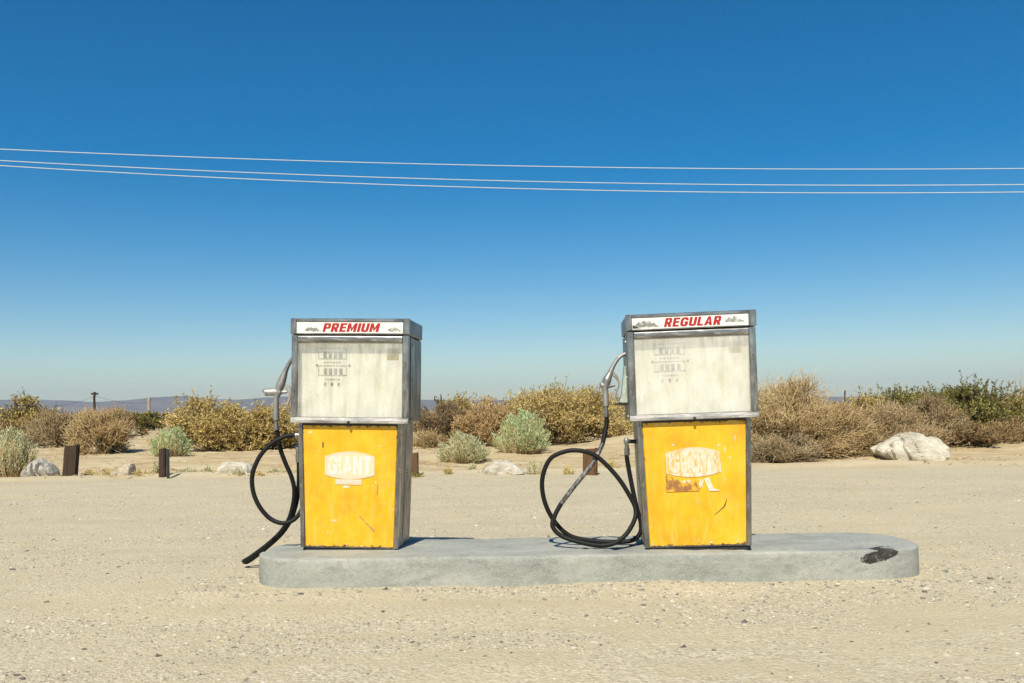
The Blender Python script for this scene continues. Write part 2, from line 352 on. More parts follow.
t = NT('pale_wood'); n = t.noise(t.coord('Object', (8, 8, .8)), 5, 5, .7); t.set(t.ramp(n, [(.3, (.28, .21, .14)), (.7, (.52, .43, .32))]), .9); M['wood_pale'] = t.m
t = NT('wire_metal'); n = t.noise(t.coord('Object'), 2, 3); t.set(t.ramp(n, [(.3, (.62, .60, .56)), (.7, (.72, .70, .66))]), .55, 0.0); M['wire'] = t.m
t = NT('mountain_rock'); n = t.noise(t.coord('Object'), .004, 6, .65); t.set(t.ramp(n, [(.35, (.075, .055, .055)), (.65, (.15, .11, .095))]), .95); M['mountain'] = t.m

# ------------------------------------------------------------------ ground
ISL_Y0, ISL_Y1, ISL_H = 5.115, 5.86, 0.17
def ground_z(x, y):
    x = np.asarray(x, float); y = np.asarray(y, float)
    z = (fbm(x*.7 + 3, y*.7) - .47) * .05 + (fbm(x*3.1, y*3.1 + 9) - .47) * .022
    near = np.exp(-((y - 5.0)/.22)**2) * (np.abs(x - .45) < 2.3)
    z = z*np.where((y > 3) & (y < 7), .6, 1) + near * (.004 + .014*np.clip(fbm(x*2.3 + 5, y*2) - .42, 0, 1)*3) + .014*np.exp(-((x - 1.0)/.35)**2 - ((y - 5.05)/.15)**2)
    rough = np.clip((y - 14.4)/1.0, 0, 1)
    z = z + rough*((fbm(x*.35 + 40, y*.35 + 5) - .45)*.30 + (fbm(x*1.3, y*1.3 + 60) - .47)*.12)
    z = z + .05*np.exp(-((y - 14.5 - .4*(fbm(x*.6, x*0 + 2) - .5))/.22)**2)
    z = z + .34*np.exp(-((x - 3.0)/1.2)**2 - ((y - 22.5)/2.2)**2)*(1 + .5*(fbm(x*1.7, y*1.7) - .47))                     # bank of bare earth
    return z
def axis(segs):
    return np.unique(np.concatenate([np.linspace(a, b, n) for a, b, n in segs]))
gx = axis([(-9000, -600, 12), (-600, -60, 20), (-60, -12, 40), (-12, -4, 50), (-4, 4, 180), (4, 12, 50), (12, 60, 40), (60, 600, 20), (600, 9000, 12)])
gy = axis([(-600, -20, 10), (-20, 2, 20), (2, 8, 160), (8, 18, 110), (18, 40, 80), (40, 120, 40), (120, 800, 24), (800, 9500, 14)])
GX, GY = np.meshgrid(gx, gy); GZ = ground_z(GX, GY)
GZ = GZ * np.clip(1 - (np.hypot(GX, GY) - 60)/200, 0, 1)
ny, nx = GX.shape; I = np.arange(nx*ny).reshape(ny, nx)
me = np_mesh('ground', np.stack([GX, GY, GZ], -1).reshape(-1, 3), np.stack([I[:-1, :-1], I[:-1, 1:], I[1:, 1:], I[1:, :-1]], -1).reshape(-1, 4), True)
g = link('ground', me, M['ground']); tag(g, 'pale tan gravel lot running back into sandy desert ground', 'ground', kind='structure')
def gz(x, y): return float(ground_z(np.array([x]), np.array([y]))[0])

# ------------------------------------------------------------------ loose gravel
def pebble_field(name, n, seed, ymin, ymax, smin, smax, label, dens=None):
    rg = np.random.RandomState(seed)
    y = ymin * (ymax/ymin)**rg.rand(n*2); x = (rg.rand(n*2)*2 - 1)*(y*.60 + .4)
    keep = rg.rand(n*2) < np.clip((fbm(x*.9 + 7, y*2.6) - .40)*5.0, .06, 1) if dens is None else rg.rand(n*2) < dens(x, y)
    keep &= ~((y > ISL_Y0 - .02) & (y < ISL_Y1 + .02) & (x > -1.5) & (x < 2.4))
    x, y = x[keep][:n], y[keep][:n]; n = len(x)
    s = smin*(smax/smin)**(rg.rand(n)**2.2)
    base = np.array([[1,0,0],[0,1,0],[-1,0,0],[0,-1,0],[.5,.5,.75],[-.5,-.4,.7]], float)
    F = np.array([[0,1,4],[1,2,4],[2,5,4],[2,3,5],[3,0,5],[0,4,5]])
    P = base[None]*(.75 + .5*rg.rand(n, 6, 1)); P[:, :, 0] *= (.8 + .6*rg.rand(n, 1)); P[:, :, 2] *= (.45 + .5*rg.rand(n, 1))
    a = rg.rand(n)*6.283; c, si = np.cos(a)[:, None], np.sin(a)[:, None]
    X = P[:, :, 0]*c - P[:, :, 1]*si; Yy = P[:, :, 0]*si + P[:, :, 1]*c
    z = ground_z(x, y) - .001
    V = np.stack([X*s[:, None] + x[:, None], Yy*s[:, None] + y[:, None], P[:, :, 2]*s[:, None] + z[:, None]], -1).reshape(-1, 3)
    FF = (F[None] + (np.arange(n)*6)[:, None, None]).reshape(-1, 3)
    me = np_mesh(name, V, FF); at_ = me.attributes.new('tint', 'FLOAT', 'POINT'); at_.data.foreach_set('value', np.repeat(np.clip(rg.normal(.5, .25, n), 0, 1), 6).astype(np.float32))
    tag(link(name, me, M['pebbles']), label, 'gravel', kind='stuff')
pebble_field('loose_gravel', 110000, 3, 2.9, 13.8, .003, .010, 'fine loose tan gravel strewn over the whole lot')
pebble_field('coarse_gravel', 4200, 4, 3.0, 12.0, .007, .019, 'coarser pale pebbles scattered across the gravel lot')
pebble_field('kerb_gravel', 11000, 5, 4.55, 6.5, .003, .018, 'gravel banked up along the foot of the concrete island',
             lambda x, y: np.where((x > -1.9) & (x < 2.75), np.exp(-((np.minimum(np.abs(y - 5.03), np.where((x < -1.5) | (x > 2.4), np.abs(y - 5.4)*.4, 9)))/.17)**2), .02))

# ------------------------------------------------------------------ mountains and haze
rx = np.linspace(-5200, 5200, 130)
def ridge_px(px): return np.interp(px, [-400, 0, 30, 75, 95, 125, 150, 185, 215, 240, 268, 300, 360, 450, 600, 800, 1000, 1500], [405, 402, 401, 402.5, 404.5, 402, 399, 397.5, 401, 401.5, 399, 398, 401, 402, 402, 399, 397, 395])
YM = 6000.0; rows = []
pxs = CX + rx/YM*FPX; hor = HY - (pxs - CX)*math.tan(ROLL)
top = (hor - ridge_px(pxs) + 2.0)/FPX*YM
for k, (dy, hf) in enumerate([(-900, 0), (-620, .22), (-420, .45), (-240, .7), (-110, .88), (0, 1.0), (200, .8), (700, 0)]):
    jit = (fbm(rx*.006 + k*3, rx*0 + k*1.7) - .47)
    rows.append(np.stack([rx, np.full_like(rx, YM + dy) + jit*250*(0 < hf < 1), np.maximum(top*hf*(1 + (jit*.5 if hf < 1 else jit*.12)), 0) - (3 if hf == 0 else 0)], -1))
R_ = np.stack(rows); nr, nc = R_.shape[:2]; I = np.arange(nr*nc).reshape(nr, nc)
o = link('mountains', np_mesh('mountains', R_.reshape(-1, 3), np.stack([I[:-1, :-1], I[:-1, 1:], I[1:, 1:], I[1:, :-1]], -1).reshape(-1, 4)), M['mountain'])
tag(o, 'low hazy blue mountain ridge on the horizon', 'mountains', kind='structure')

# ------------------------------------------------------------------ concrete island
def island_outline(off=0.0, n=30):
    xl, xr = -1.515 + off, 2.385 - off; y0, y1 = ISL_Y0 + off, ISL_Y1 - off; ym = (y0 + y1)/2; hy = (y1 - y0)/2; P = []
    lenl, lenr = .46, .40
    for i in range(n + 1):
        a = -math.pi/2 + math.pi*i/n; P.append((xr - lenr + lenr*abs(math.cos(a))**.75, ym + hy*math.copysign(abs(math.sin(a))**.8, math.sin(a))))
    for i in range(1, 130): P.append((xr - lenr + (xl + lenl - xr + lenr)*i/130, y1))
    for i in range(n + 1):
        a = math.pi/2 + math.pi*i/n; P.append((xl + lenl - lenl*abs(math.cos(a))**.7, ym + hy*math.copysign(abs(math.sin(a))**.8, math.sin(a))))
    for i in range(1, 130): P.append((xl + lenl + (xr - lenr - xl - lenl)*i/130, y0))
    return P
def f1(x, y): return float(fbm(np.array([x]), np.array([y]))[0]) - .47
def jit(p, z, amp):
    q = (p[0] + f1(p[0]*4, z*30 + p[1]*4)*amp, p[1] + f1(p[0]*5 + 9, z*20 + p[1]*3)*amp, z + f1(p[0]*6 + 2, p[1]*6 + 4)*amp*.4)
    ch = max(0, f1(p[0]*14 + 40, p[1]*14 + 11) - .16)*(.16 if .12 < z < ISL_H + .01 else .02)          # broken bits of the edge
    return (q[0] - ch*.3*(1 if p[0] > .4 else -1)*(abs(p[0] - .43) > 1.6), q[1] + ch*(1 if p[1] < 5.48 else -1), q[2] - ch*.7*(z > .14))
mb = MB(); rings = []
for off, z in [(0, -.12), (0.0, .02), (.001, .06), (.002, .10), (.002, .135), (.003, .155), (.006, .164), (.013, .1685), (.04, .1697), (.10, ISL_H)]:
    rings.append([jit(p, z, .016 if z < .165 else .010) for p in island_outline(off)])
mb.loft(rings)
isl = mb.build('concrete_island', M['concrete'], smooth=True, angle=50)
tag(isl, 'long grey concrete pump island with rounded ends', 'pump island')

# ------------------------------------------------------------------ gas pumps
def letter(ch, s=.25, h=.19):
    """flat pieces of one bold capital, one high: (width, list of polygons)"""
    R = lambda x0, x1, z0, z1: [(x0, z0), (x1, z0), (x1, z1), (x0, z1)]
    def strip(o, i): return [[o[k], o[k+1], i[k+1], i[k]] for k in range(len(o) - 1)]
    if ch == 'I': return s, [R(0, s, 0, 1)]
    if ch == 'L': w = .64; return w, [R(0, s, 0, 1), R(s, w, 0, h)]
    if ch == 'E': w = .68; return w, [R(0, s, 0, 1), R(s, w, 0, h), R(s, w - .04, .41, .41 + h), R(s, w, 1 - h, 1)]
    if ch == 'T': w = .70; a, b = w/2 - s/2, w/2 + s/2; return w, [R(0, w, 1 - h, 1), R(a, b, 0, 1 - h)]
    if ch in 'PR':
        w = .74; m = .36; c = w - .17
        q = [R(0, s, 0, 1), R(s, c, 1 - h, 1), R(s, c, m, m + h)]
        q += strip([(c, 1), (w - .05, .95), (w, .84), (w, m + .16), (w - .05, m + .05), (c, m)], [(c, 1 - h), (c + .01, .79), (w - s + .01, .76), (w - s + .01, m + .24), (c + .01, m + h + .01), (c, m + h)])
        if ch == 'R': q.append([(w*.42, m), (w - .10, m), (w + .04, 0), (w - s, 0)]); w += .04
        return w, q
    if ch == 'M': w = .98; return w, [R(0, s, 0, 1), R(w - s, w, 0, 1), [(s, 1), (s, .56), (w/2, 0), (w/2, .44)], [(w - s, 1), (w/2, .44), (w/2, 0), (w - s, .56)]]
    if ch == 'N': w = .80; return w, [R(0, s, 0, 1), R(w - s, w, 0, 1), [(s, 1), (s, .58), (w - s, 0), (w - s, .42)]]
    if ch == 'U': w = .78; return w, strip([(0, 1), (0, .22), (.06, .07), (.2, 0), (w - .2, 0), (w - .06, .07), (w, .22), (w, 1)], [(s, 1), (s, .28), (s + .02, .22), (s + .07, h), (w - s - .07, h), (w - s - .02, .22), (w - s, .28), (w - s, 1)])
    if ch == 'G':
        w = .82; return w, strip([(w, .66), (w - .01, .82), (w - .1, .95), (w - .25, 1), (.25, 1), (.07, .9), (0, .7), (0, .3), (.07, .1), (.25, 0), (w - .25, 0), (w - .1, .05), (w, .15), (w, .53)], [(w - s, .66), (w - s, .74), (w - s - .04, .80), (w - s - .1, 1 - h), (s + .1, 1 - h), (s + .03, .76), (s, .66), (s, .34), (s + .03, .24), (s + .1, h), (w - s - .1, h), (w - s - .04, .22), (w - s, .27), (w - s, .53)]) + [R(w*.52, w - s, .36, .53)]
    if ch == 'A':
        w = .86; k = s*1.05; f = lambda z: k + (w/2 - k)*z/.74
        return w, [[(0, 0), (k, 0), (w/2, .74), (w/2, 1), (w/2 - .14, 1)], [(w, 0), (w/2 + .14, 1), (w/2, 1), (w/2, .74), (w - k, 0)], [(f(.19), .19), (w - f(.19), .19), (w - f(.36), .36), (f(.36), .36)]]
def text_mesh(name, body, x0, x1, z0, z1, y, m, parent, shear=0.0, depth=.001, gap=.11, stem=.29):
    polys = []; x = 0
    for ch in body:
        w, q = letter(ch, stem); polys += [[(a + x + shear*b, b) for a, b in p] for p in q]; x += w + gap
    xs = [a for p in polys for a, b in p]; lo, hi = min(xs), max(xs); mb = MB()
    for p in polys:
        pp = [(x0 + (a - lo)/(hi - lo)*(x1 - x0), z0 + b*(z1 - z0)) for a, b in p]
        mb.add([(a, y - depth, b) for a, b in pp], [tuple(range(len(pp)))])
    o = mb.build(name, m, parent)
    for f in o.data.polygons:
        if f.normal.y > 0: f.flip()
    return o

def blob(cx, cz, w, h, n, seed, amp=.35):
    r = random.Random(seed); return [(cx + w*math.cos(2*math.pi*i/n)*(1 + amp*(r.random() - .5)*2), cz + h*math.sin(2*math.pi*i/n)*(1 + amp*(r.random() - .5)*2)) for i in range(n)]

HW, HZ0, HZ1, CZ1 = .354, .757, 1.283, 1.380         # head: half width, bottom, top, top of the hood
YF, YB = -.245, .215                                 # head: front of the frame, back
BYT, BYB = -.222, -.212                              # front of the yellow panel at its top and bottom
def gas_pump(loc, rot, label, word, wx, worn, glass):
    P = empty('gas_pump', loc, rot, label, 'gas pump', 'old gas pumps on the island')
    m = MB(); m.box(-.285, .285, -.195, .185, -.012, .016, .002); m.build('base_plate', M['black_iron'], P)
    # lower body, narrower at its foot
    def ring(hw, y0, y1, z, c=.012):
        return [(-hw + c, y0, z), (hw - c, y0, z), (hw, y0 + c, z), (hw, y1 - c, z), (hw - c, y1, z), (-hw + c, y1, z), (-hw, y1 - c, z), (-hw, y0 + c, z)]
    m = MB(); m.loft([ring(.289, BYB + .008, .195, .012), ring(.296, BYB + .006, .197, .25), ring(.309, BYT + .008, .200, .756)])
    body = m.build('body_shell', M['body_metal'], P)
    for sx in (-1, 1):                                # pressed ribs and louvres on the sides
        m = MB(); m.loft([[(sx*.2905, -.06, .05), (sx*.2945, -.06, .05), (sx*.2945, -.045, .05), (sx*.2905, -.045, .05)], [(sx*.3075, -.06, .73), (sx*.3115, -.06, .73), (sx*.3115, -.045, .73), (sx*.3075, -.045, .73)]])
        m.build('side_seam', M['body_metal'], body)
        for k in range(5):
            z = .40 + k*.022; x = sx*(.289 + .02*(z - .012)/.744 + .001)
            m = MB(); m.box(x - .003, x + .003, .03, .075, z, z + .008, .0015); m.build('louvre', M['trim'], body)
    # corner trims
    for sx in (-1, 1):
        a, b = .2935, .3135; w = .024
        r0 = [(sx*a, BYB - .006, .013), (sx*(a - w), BYB - .006, .013), (sx*(a - w), BYB + .02, .013), (sx*a, BYB + .03, .013)]
        r1 = [(sx*b, BYT - .006, .756), (sx*(b - w), BYT - .006, .756), (sx*(b - w), BYT + .02, .756), (sx*b, BYT + .03, .756)]
        m = MB(); m.loft([r0, r1]); m.build('corner_trim', M['trim'], P)
    # yellow door
    def panel_y(z): return BYB + (BYT - BYB)*(z - .013)/.743
    hb, ht = .2665, .2865
    m = MB(); zs = [.022 + (.744 - .022)*i/8 for i in range(9)]; rings = []
    for z in zs:
        h = hb + (ht - hb)*(z - .022)/.722; y = panel_y(z); rings.append([(-h, y + .004, z), (-h + .004, y, z), (h - .004, y, z), (h, y + .004, z), (h, y + .012, z), (-h, y + .012, z)])
    m.loft(rings); panel = m.build('front_panel', M['yellow'], P)
    m = MB(); m.box(-.284, .284, BYT - .001, BYT + .012, .7445, .7565, .001); m.build('panel_gap', M['black_iron'], P)
    if not worn:
        m = MB(); m.box(-.166, -.159, panel_y(.63) - .0025, panel_y(.63) + .004, .612, .645, .001); m.build('lock_slot', M['black_iron'], panel)
    # faded badge
    z0, z1, hw = (.424, .590, .150)
    if worn: z0, z1, hw = .420, .594, .152
    yb = panel_y(.5)
    def badge(k, off):
        cxx, czz = (.0, (z0 + z1)/2) if not worn else (-.012, (z0 + z1)/2); h = hw*k; hh = (z1 - z0)/2*k; pts = []
        for i in range(13): u = -1 + 2*i/12; pts.append((cxx + u*h, czz + hh*(1 - .36*u*u)))
        for i in range(13): u = 1 - 2*i/12; pts.append((cxx + u*h, czz - hh*(1 - .30*u*u)))
        return pts
    m = MB(); m.prism(badge(1.0, 0), yb - .0022, yb + .006); bd = m.build('badge', M['badge_worn' if worn else 'badge_white'], panel)
    outer, inner = badge(.965, 0), badge(.935, 0); m = MB(); n = len(outer)
    for i in range(n):
        j = (i + 1) % n; m.add([(outer[i][0], yb - .0028, outer[i][1]), (outer[j][0], yb - .0028, outer[j][1]), (inner[j][0], yb - .0028, inner[j][1]), (inner[i][0], yb - .0028, inner[i][1])], [(0, 1, 2, 3)])
    m.build('badge_outline', M['badge_line'], bd)
    cxx = -.012 if worn else 0
    text_mesh('badge_lettering', 'GIANT', cxx - hw*.86, cxx + hw*.86, z0 + .028, z1 - .028, yb - .0026, M['letter_worn' if worn else 'badge_letter'], bd, 0, .0006, .10, .27)
    if not worn:
        m = MB(); m.box(-.085, .072, yb - .0020, yb + .005, .392, .4235, .0005); m.build('badge_foot', M['badge_white'], panel)
        m = MB(); m.box(-.080, .067, yb - .0026, yb - .0015, .399, .416, .0003); m.build('badge_foot_line', M['badge_line'], panel)
        spots = [(-.02, .380, .03, .016), (.158, .408, .006, .017), (.140, .386, .009, .007), (-.105, .175, .008, .014), (-.085, .178, .018, .011), (-.13, .10, .005, .02), (.14, .20, .005, .006), (.185, .44, .006, .006), (.20, .21, .007, .008), (.185, .625, .008, .008), (.21, .55, .006, .005), (-.24, .70, .016, .02), (.232, .40, .004, .03)]
        m = MB(); m.prism([(.058, .205), (.062, .208), (.155, .118), (.150, .112)], panel_y(.15) - .0018, panel_y(.15) + .004); m.build('scratch', M['scuff'], panel)
        m = MB(); m.prism([(.166, .395), (.172, .395), (.170, .335), (.164, .335)], panel_y(.36) - .0018, panel_y(.36) + .004); m.build('scratch', M['scuff'], panel)
    else:
        spots = [(.135, .602, .018, .010), (.165, .575, .008, .024), (.19, .530, .012, .010), (-.12, .612, .014, .010), (.02, .618, .005, .005), (.20, .585, .005, .004), (.222, .640, .005, .04), (-.05, .395, .05, .02), (.165, .40, .005, .007), (.03, .385, .02, .05)]
        m = MB(); m.prism([(-.165, .338), (-.165, .436), (-.13, .425), (-.118, .402), (-.10, .412), (-.075, .375), (-.05, .400), (-.02, .370), (.0, .398), (.008, .372), (.022, .352), (.015, .338)], yb - .0019, yb + .004); m.build('rust_patch', M['rust_patch'], panel)
        m = MB(); m.prism([(.045, .410), (.075, .415), (.095, .350), (.128, .342), (.126, .336), (.072, .337)], yb - .0021, yb + .004); m.build('paint_chip', M['chip_white'], panel)
        m = MB(); m.box(-.166, -.162, yb - .0016, yb + .004, .355, .565, .0003); m.build('scratch', M['scuff'], panel)
        arc = [(.165 + .055*(1 - (i/8)**2) - .055 + (.0 if i < 4 else -.004*(i - 4)), .292 - .012*i) for i in range(9)]
        m = MB(); pts = [(x, z) for x, z in arc]; w = .0035
        m.prism([(x - w*math.sin(math.pi*(i + .4)/9), z) for i, (x, z) in enumerate(pts)] + [(x + w*math.sin(math.pi*(i + .4)/9), z) for i, (x, z) in reversed(list(enumerate(pts)))], panel_y(.25) - .0016, panel_y(.25) + .004); m.build('scratch', M['scuff_dark'], panel)
    for i, (x, z, w, h) in enumerate(spots):
        m = MB(); y = panel_y(z); m.prism(blob(x, z, w*.5, h*.5, 15, i + (50 if worn else 0), .6), y - .0015, y + .004); m.build('paint_chip', M['chip_white'], panel)
    # head
    m = MB(); m.box(-HW + .003, HW - .003, YF + .062, YB, HZ0 + .008, HZ1 - .002, .008); hs = m.build('head_shell', M['shell'], P)
    for sx in (-1, 1):
        m = MB(); m.box(sx*(HW - .003) - .0035, sx*(HW - .003) + .0035, YF + .085, YF + .105, HZ0 + .012, HZ1 - .004, .001); m.build('side_seam', M['trim'], hs)
        for z in (HZ0 + .03, 1.02, HZ1 - .05):
            m = MB(); x = sx*(HW - .003); m.tube([(x - .004*sx, YF + .14, z), (x + .005*sx, YF + .14, z)], .006, 8); m.build('screw', M['chrome'], hs)
    # the box behind the window, open to the front
    m = MB()
    m.box(-HW + .006, -HW + .036, YF + .020, YF + .060, HZ0 + .02, HZ1 - .004, .001); m.box(HW - .036, HW - .006, YF + .020, YF + .060, HZ0 + .02, HZ1 - .004, .001)
    m.box(-HW + .038, HW - .038, YF + .020, YF + .060, HZ1 - .040, HZ1 - .004, .001); m.box(-HW + .038, HW - .038, YF + .022, YF + .060, HZ0 + .02, HZ0 + .036, .001)
    m.build('window_box', M['trim'], hs)
    # frame: two stiles, top rail, sill
    def bar(name, x0, x1, z0, z1, y0, y1, sl=.006):
        prof = [(0, 1), (0, .45), (.06, .16), (.2, .03), (.4, 0), (.6, 0), (.8, .03), (.94, .16), (1, .45), (1, 1)]; m = MB()
        if z1 - z0 > x1 - x0: m.loft([[(x0 + (x1 - x0)*u, y0 + (y1 - y0)*v, z) for u, v in prof] for z in (z0, z1)])
        else: m.loft([[(x, y0 + (y1 - y0)*v, z0 + (z1 - z0)*u) for u, v in prof] for x in (x0, x1)])
        return m.build(name, M['chrome' if z1 - z0 > x1 - x0 else 'chrome_flat'], P, True, 50)
    bar('frame_stile', -HW, -HW + .040, HZ0 + .036, HZ1 - .003, YF, YF + .020)
    bar('frame_stile', HW - .040, HW, HZ0 + .036, HZ1 - .003, YF, YF + .020)
    bar('frame_rail', -HW + .0405, HW - .0405, HZ1 - .043, HZ1 - .0035, YF + .001, YF + .020)
    m = MB(); m.loft([[(x, YF + .020, HZ0), (x, YF - .008, HZ0 + .001), (x, YF - .011, HZ0 + .005), (x, YF - .011, HZ0 + .018), (x, YF + .004, HZ0 + .0345), (x, YF + .020, HZ0 + .0355)] for x in (-HW + .001, HW - .001)]); sill = m.build('frame_sill', M['sill_metal'], P)
    m = MB(); m.tube([(0, YF - .012, HZ0 + .008), (0, YF - .022, HZ0 + .008)], .008, 10); m.build('latch', M['black_iron'], sill)
    for x, z in ((-HW + .02, HZ1 - .03), (HW - .02, HZ1 - .03), (-HW + .02, .95), (HW - .02, .95), (HW - .02, 1.12)):
        m = MB(); m.tube([(x, YF + .004, z), (x, YF - .003, z)], .005, 8); m.build('screw', M['trim'], P)
    m = MB(); m.box(-HW + .037, HW - .037, YF + .012, YF + .016, HZ0 + .037, HZ1 - .0435, .001); gl = m.build('window_glass', M[glass], P); gl.data.materials.append(M['clear_glass'])
    for f in gl.data.polygons: f.material_index = 0 if f.normal.y < -.9 else 1
    # register behind the glass
    yd = YF + .058
    m = MB(); m.box(-HW + .0365, HW - .0365, yd, yd + .003, HZ0 + .0365, HZ1 - .0405, .0005); dial = m.build('dial_face', M['dial_white'], P)
    def frame_lines(x0, x1, z0, z1):
        m = MB(); w = .003
        for a in ((x0, x1, z0, z0 + w), (x0, x1, z1 - w, z1), (x0, x0 + w, z0 + w, z1 - w), (x1 - w, x1, z0 + w, z1 - w)): m.box(a[0], a[1], yd - .004, yd + .001, a[2], a[3], .0005)
        m.build('counter_frame', M['dial_line'], dial)
    X = lambda px: (px - 351.5)/166.7; Z = lambda py: (550 - py)/166.7
    frame_lines(X(317.5), X(346), Z(359.5), Z(349)); frame_lines(X(317.5), X(346.5), Z(376), Z(366))
    for px, py, w, h in [(322.5 + 5.2*i, 358.6, 3.6, 6.0) for i in range(4)] + [(323 + 5.2*i, 375, 3.2, 6) for i in range(4)] + [(323.5 + 6.8*i, 386.5, 2.2, 3.2) for i in range(3)]:
        m = MB(); m.box(X(px), X(px + w), yd - .003, yd + .001, Z(py), Z(py - h), .0006); m.build('digit_wheel', M['dial_ink'], dial)
    for x0, x1, py in ((323, 341, 363), (324, 340, 380)):
        for i in range(6): m = MB(); a = x0 + (x1 - x0)*i/6; m.box(X(a), X(a + 2.1), yd - .002, yd + .001, Z(py + .8), Z(py - .8), .0004); m.build('caption_mark', M['dial_line'], dial)
    for px in (316, 349):
        m = MB(); m.tube([(X(px), yd - .006, Z(366)), (X(px), yd + .001, Z(366))], .006, 8); m.build('screw', M['wood_brown'], dial)
    m = MB(); m.box(X(387), X(398.5), yd - .003, yd + .001, Z(360), Z(349), .0003); st = m.build('window_sticker', M['sticker_gold'], P)
    m = MB(); m.box(X(391), X(393), yd - .0045, yd - .0025, Z(357.5), Z(351), .0002); m.box(X(394.2), X(396), yd - .0045, yd - .0025, Z(357), Z(351.5), .0002); m.build('sticker_print', M['dial_ink'], st)
    # hood with the grade sign
    m = MB(); m.box(-HW - .002, HW + .002, YF + .012, YB + .003, HZ1 + .001, CZ1, .006); hood = m.build('hood', M['shell'], P)
    for a in ((-HW - .005, -HW + .030, HZ1 + .003, CZ1 + .001), (HW - .036, HW + .005, HZ1 + .003, CZ1 + .001)):
        m = MB(); m.box(a[0], a[1], YF - .002, YF + .011, a[2], a[3], .004); m.build('sign_frame', M['chrome'], hood)
    m = MB(); m.box(-HW + .0305, HW - .0365, YF - .001, YF + .011, CZ1 - .020, CZ1 + .0005, .004); m.build('sign_frame', M['chrome_flat'], hood)
    m = MB(); m.box(-HW + .0305, HW - .0365, YF - .001, YF + .011, HZ1 + .0035, HZ1 + .010, .002); m.build('sign_frame', M['chrome_flat'], hood)
    m = MB(); m.box(-HW + .031, HW - .037, YF + .004, YF + .0105, HZ1 + .0105, CZ1 - .0205, .001); sg = m.build('sign_panel', M['sign_white'], hood)
    zc = (HZ1 + .0105 + CZ1 - .0205)/2
    text_mesh('sign_lettering', word, wx[0], wx[1], zc - .025, zc + .026, YF + .0036, M['sign_red'], sg, .24, .0012)
    rd = random.Random(word)
    runs = [(wx[0] - .16, wx[0] - .015), (wx[1] + .02, HW - .06)] if worn else [(wx[0] - .105, wx[0] - .01), (wx[1] + .045, wx[1] + .125)]
    for k, (xa, xb) in enumerate(runs):               # what is left of the torn lettering
        pts = []; n = 18; base = zc - .018 + (.010 if worn and k else 0)
        for i in range(n + 1): pts.append((xa + (xb - xa)*i/n, base - .008*rd.random()))
        for i in range(n, -1, -1): u = i/n; pts.append((xa + (xb - xa)*u, base + .003 + (.038 if worn else .026)*math.sin(math.pi*min(1, u*1.1 + .03))**.7*(.35 + .65*rd.random())*(1 if k == 0 or not worn else .75)))
        m = MB(); m.prism(pts, YF + .0034, YF + .006); m.build('torn_decal', M['decal_grey'], sg)
    if worn:
        m = MB(); m.prism([(-HW + .033, zc - .028), (-HW + .034, zc - .006), (-HW + .052, zc - .016), (-HW + .082, zc - .027)], YF + .0030, YF + .006); m.build('torn_decal', M['decal_dark'], sg)
    # nozzle holder on the left side
    m = MB(); x = -HW + .012
    m.loft([[(x - .003, .00, .87), (x - .055, .00, .875), (x - .055, .10, .875), (x - .003, .10, .87)], [(x - .003, .00, .90), (x - .040, .00, .905), (x - .040, .10, .905), (x - .003, .10, .90)], [(x - .003, .00, 1.09), (x - .016, .00, 1.095), (x - .016, .10, 1.095), (x - .003, .10, 1.09)]])
    bt = m.build('nozzle_holder', M['boot_metal'], P)
    m = MB(); m.box(x - .075, x - .004, .005, .095, .855, .869, .002); m.build('holder_foot', M['black_iron'], bt)
    return P

pl = at(351.7, 550.2, dist(351.7, 550.2, ISL_H)); pr = at(700.5, 549.3, dist(700.5, 549.3, ISL_H))
LEFT = gas_pump((pl.x, pl.y + .212, ISL_H), (0, math.radians(1.5), math.radians(-4)), 'old yellow and silver gas pump with PREMIUM sign', 'PREMIUM', (-.167, .183), False, 'dusty_glass')
RIGHT = gas_pump((pr.x, pr.y + .212, ISL_H + .003), (0, math.radians(-1.15), math.radians(-3.5)), 'old yellow and silver gas pump with REGULAR sign leaning slightly left', 'REGULAR', (-.148, .170), True, 'clouded_glass')
RIGHT.scale = (1.035, 1, .987)

# ------------------------------------------------------------------ hoses and nozzles
def world_empty(*a):
    e = empty(*a); e['world_parts'] = 1; return e          # its parts are given in world coordinates
def hose_part(name, P, rad, m, parent, step=7):
    pts = spline(P, step); r = lerp_list(rad, len(pts)) if hasattr(rad, '__len__') else rad
    mb = MB(); mb.tube(pts, r, 12); return mb.build(name, m, parent, True, 60)
def px_path(L): return [at(x, y, Y) for x, y, Y in L]
def nozzle(parent, origin, body, spout, guard, cross, knob):
    """all in pixels with their depth; radii in metres"""
    def T(name, L, rad, m, par, n=12, st=5):
        pts = spline(px_path(L), st); mb = MB(); mb.tube(pts, [r*1.2 for r in lerp_list(rad, len(pts))] if hasattr(rad, '__len__') else rad*1.2, n); return mb.build(name, m, par, True, 50)
    nz = T('nozzle', body[0], body[1], M['nozzle_metal'], parent)
    T('spout', spout[0], spout[1], M['nozzle_metal'], nz)
    T('crossbar', cross[0], cross[1], M['nozzle_metal'], nz)
    T('trigger_guard', guard[0], guard[1], M['nozzle_metal'], nz, 8)
    T('trigger', knob[0], knob[1], M['wood_pale'], nz, 8)
    return nz

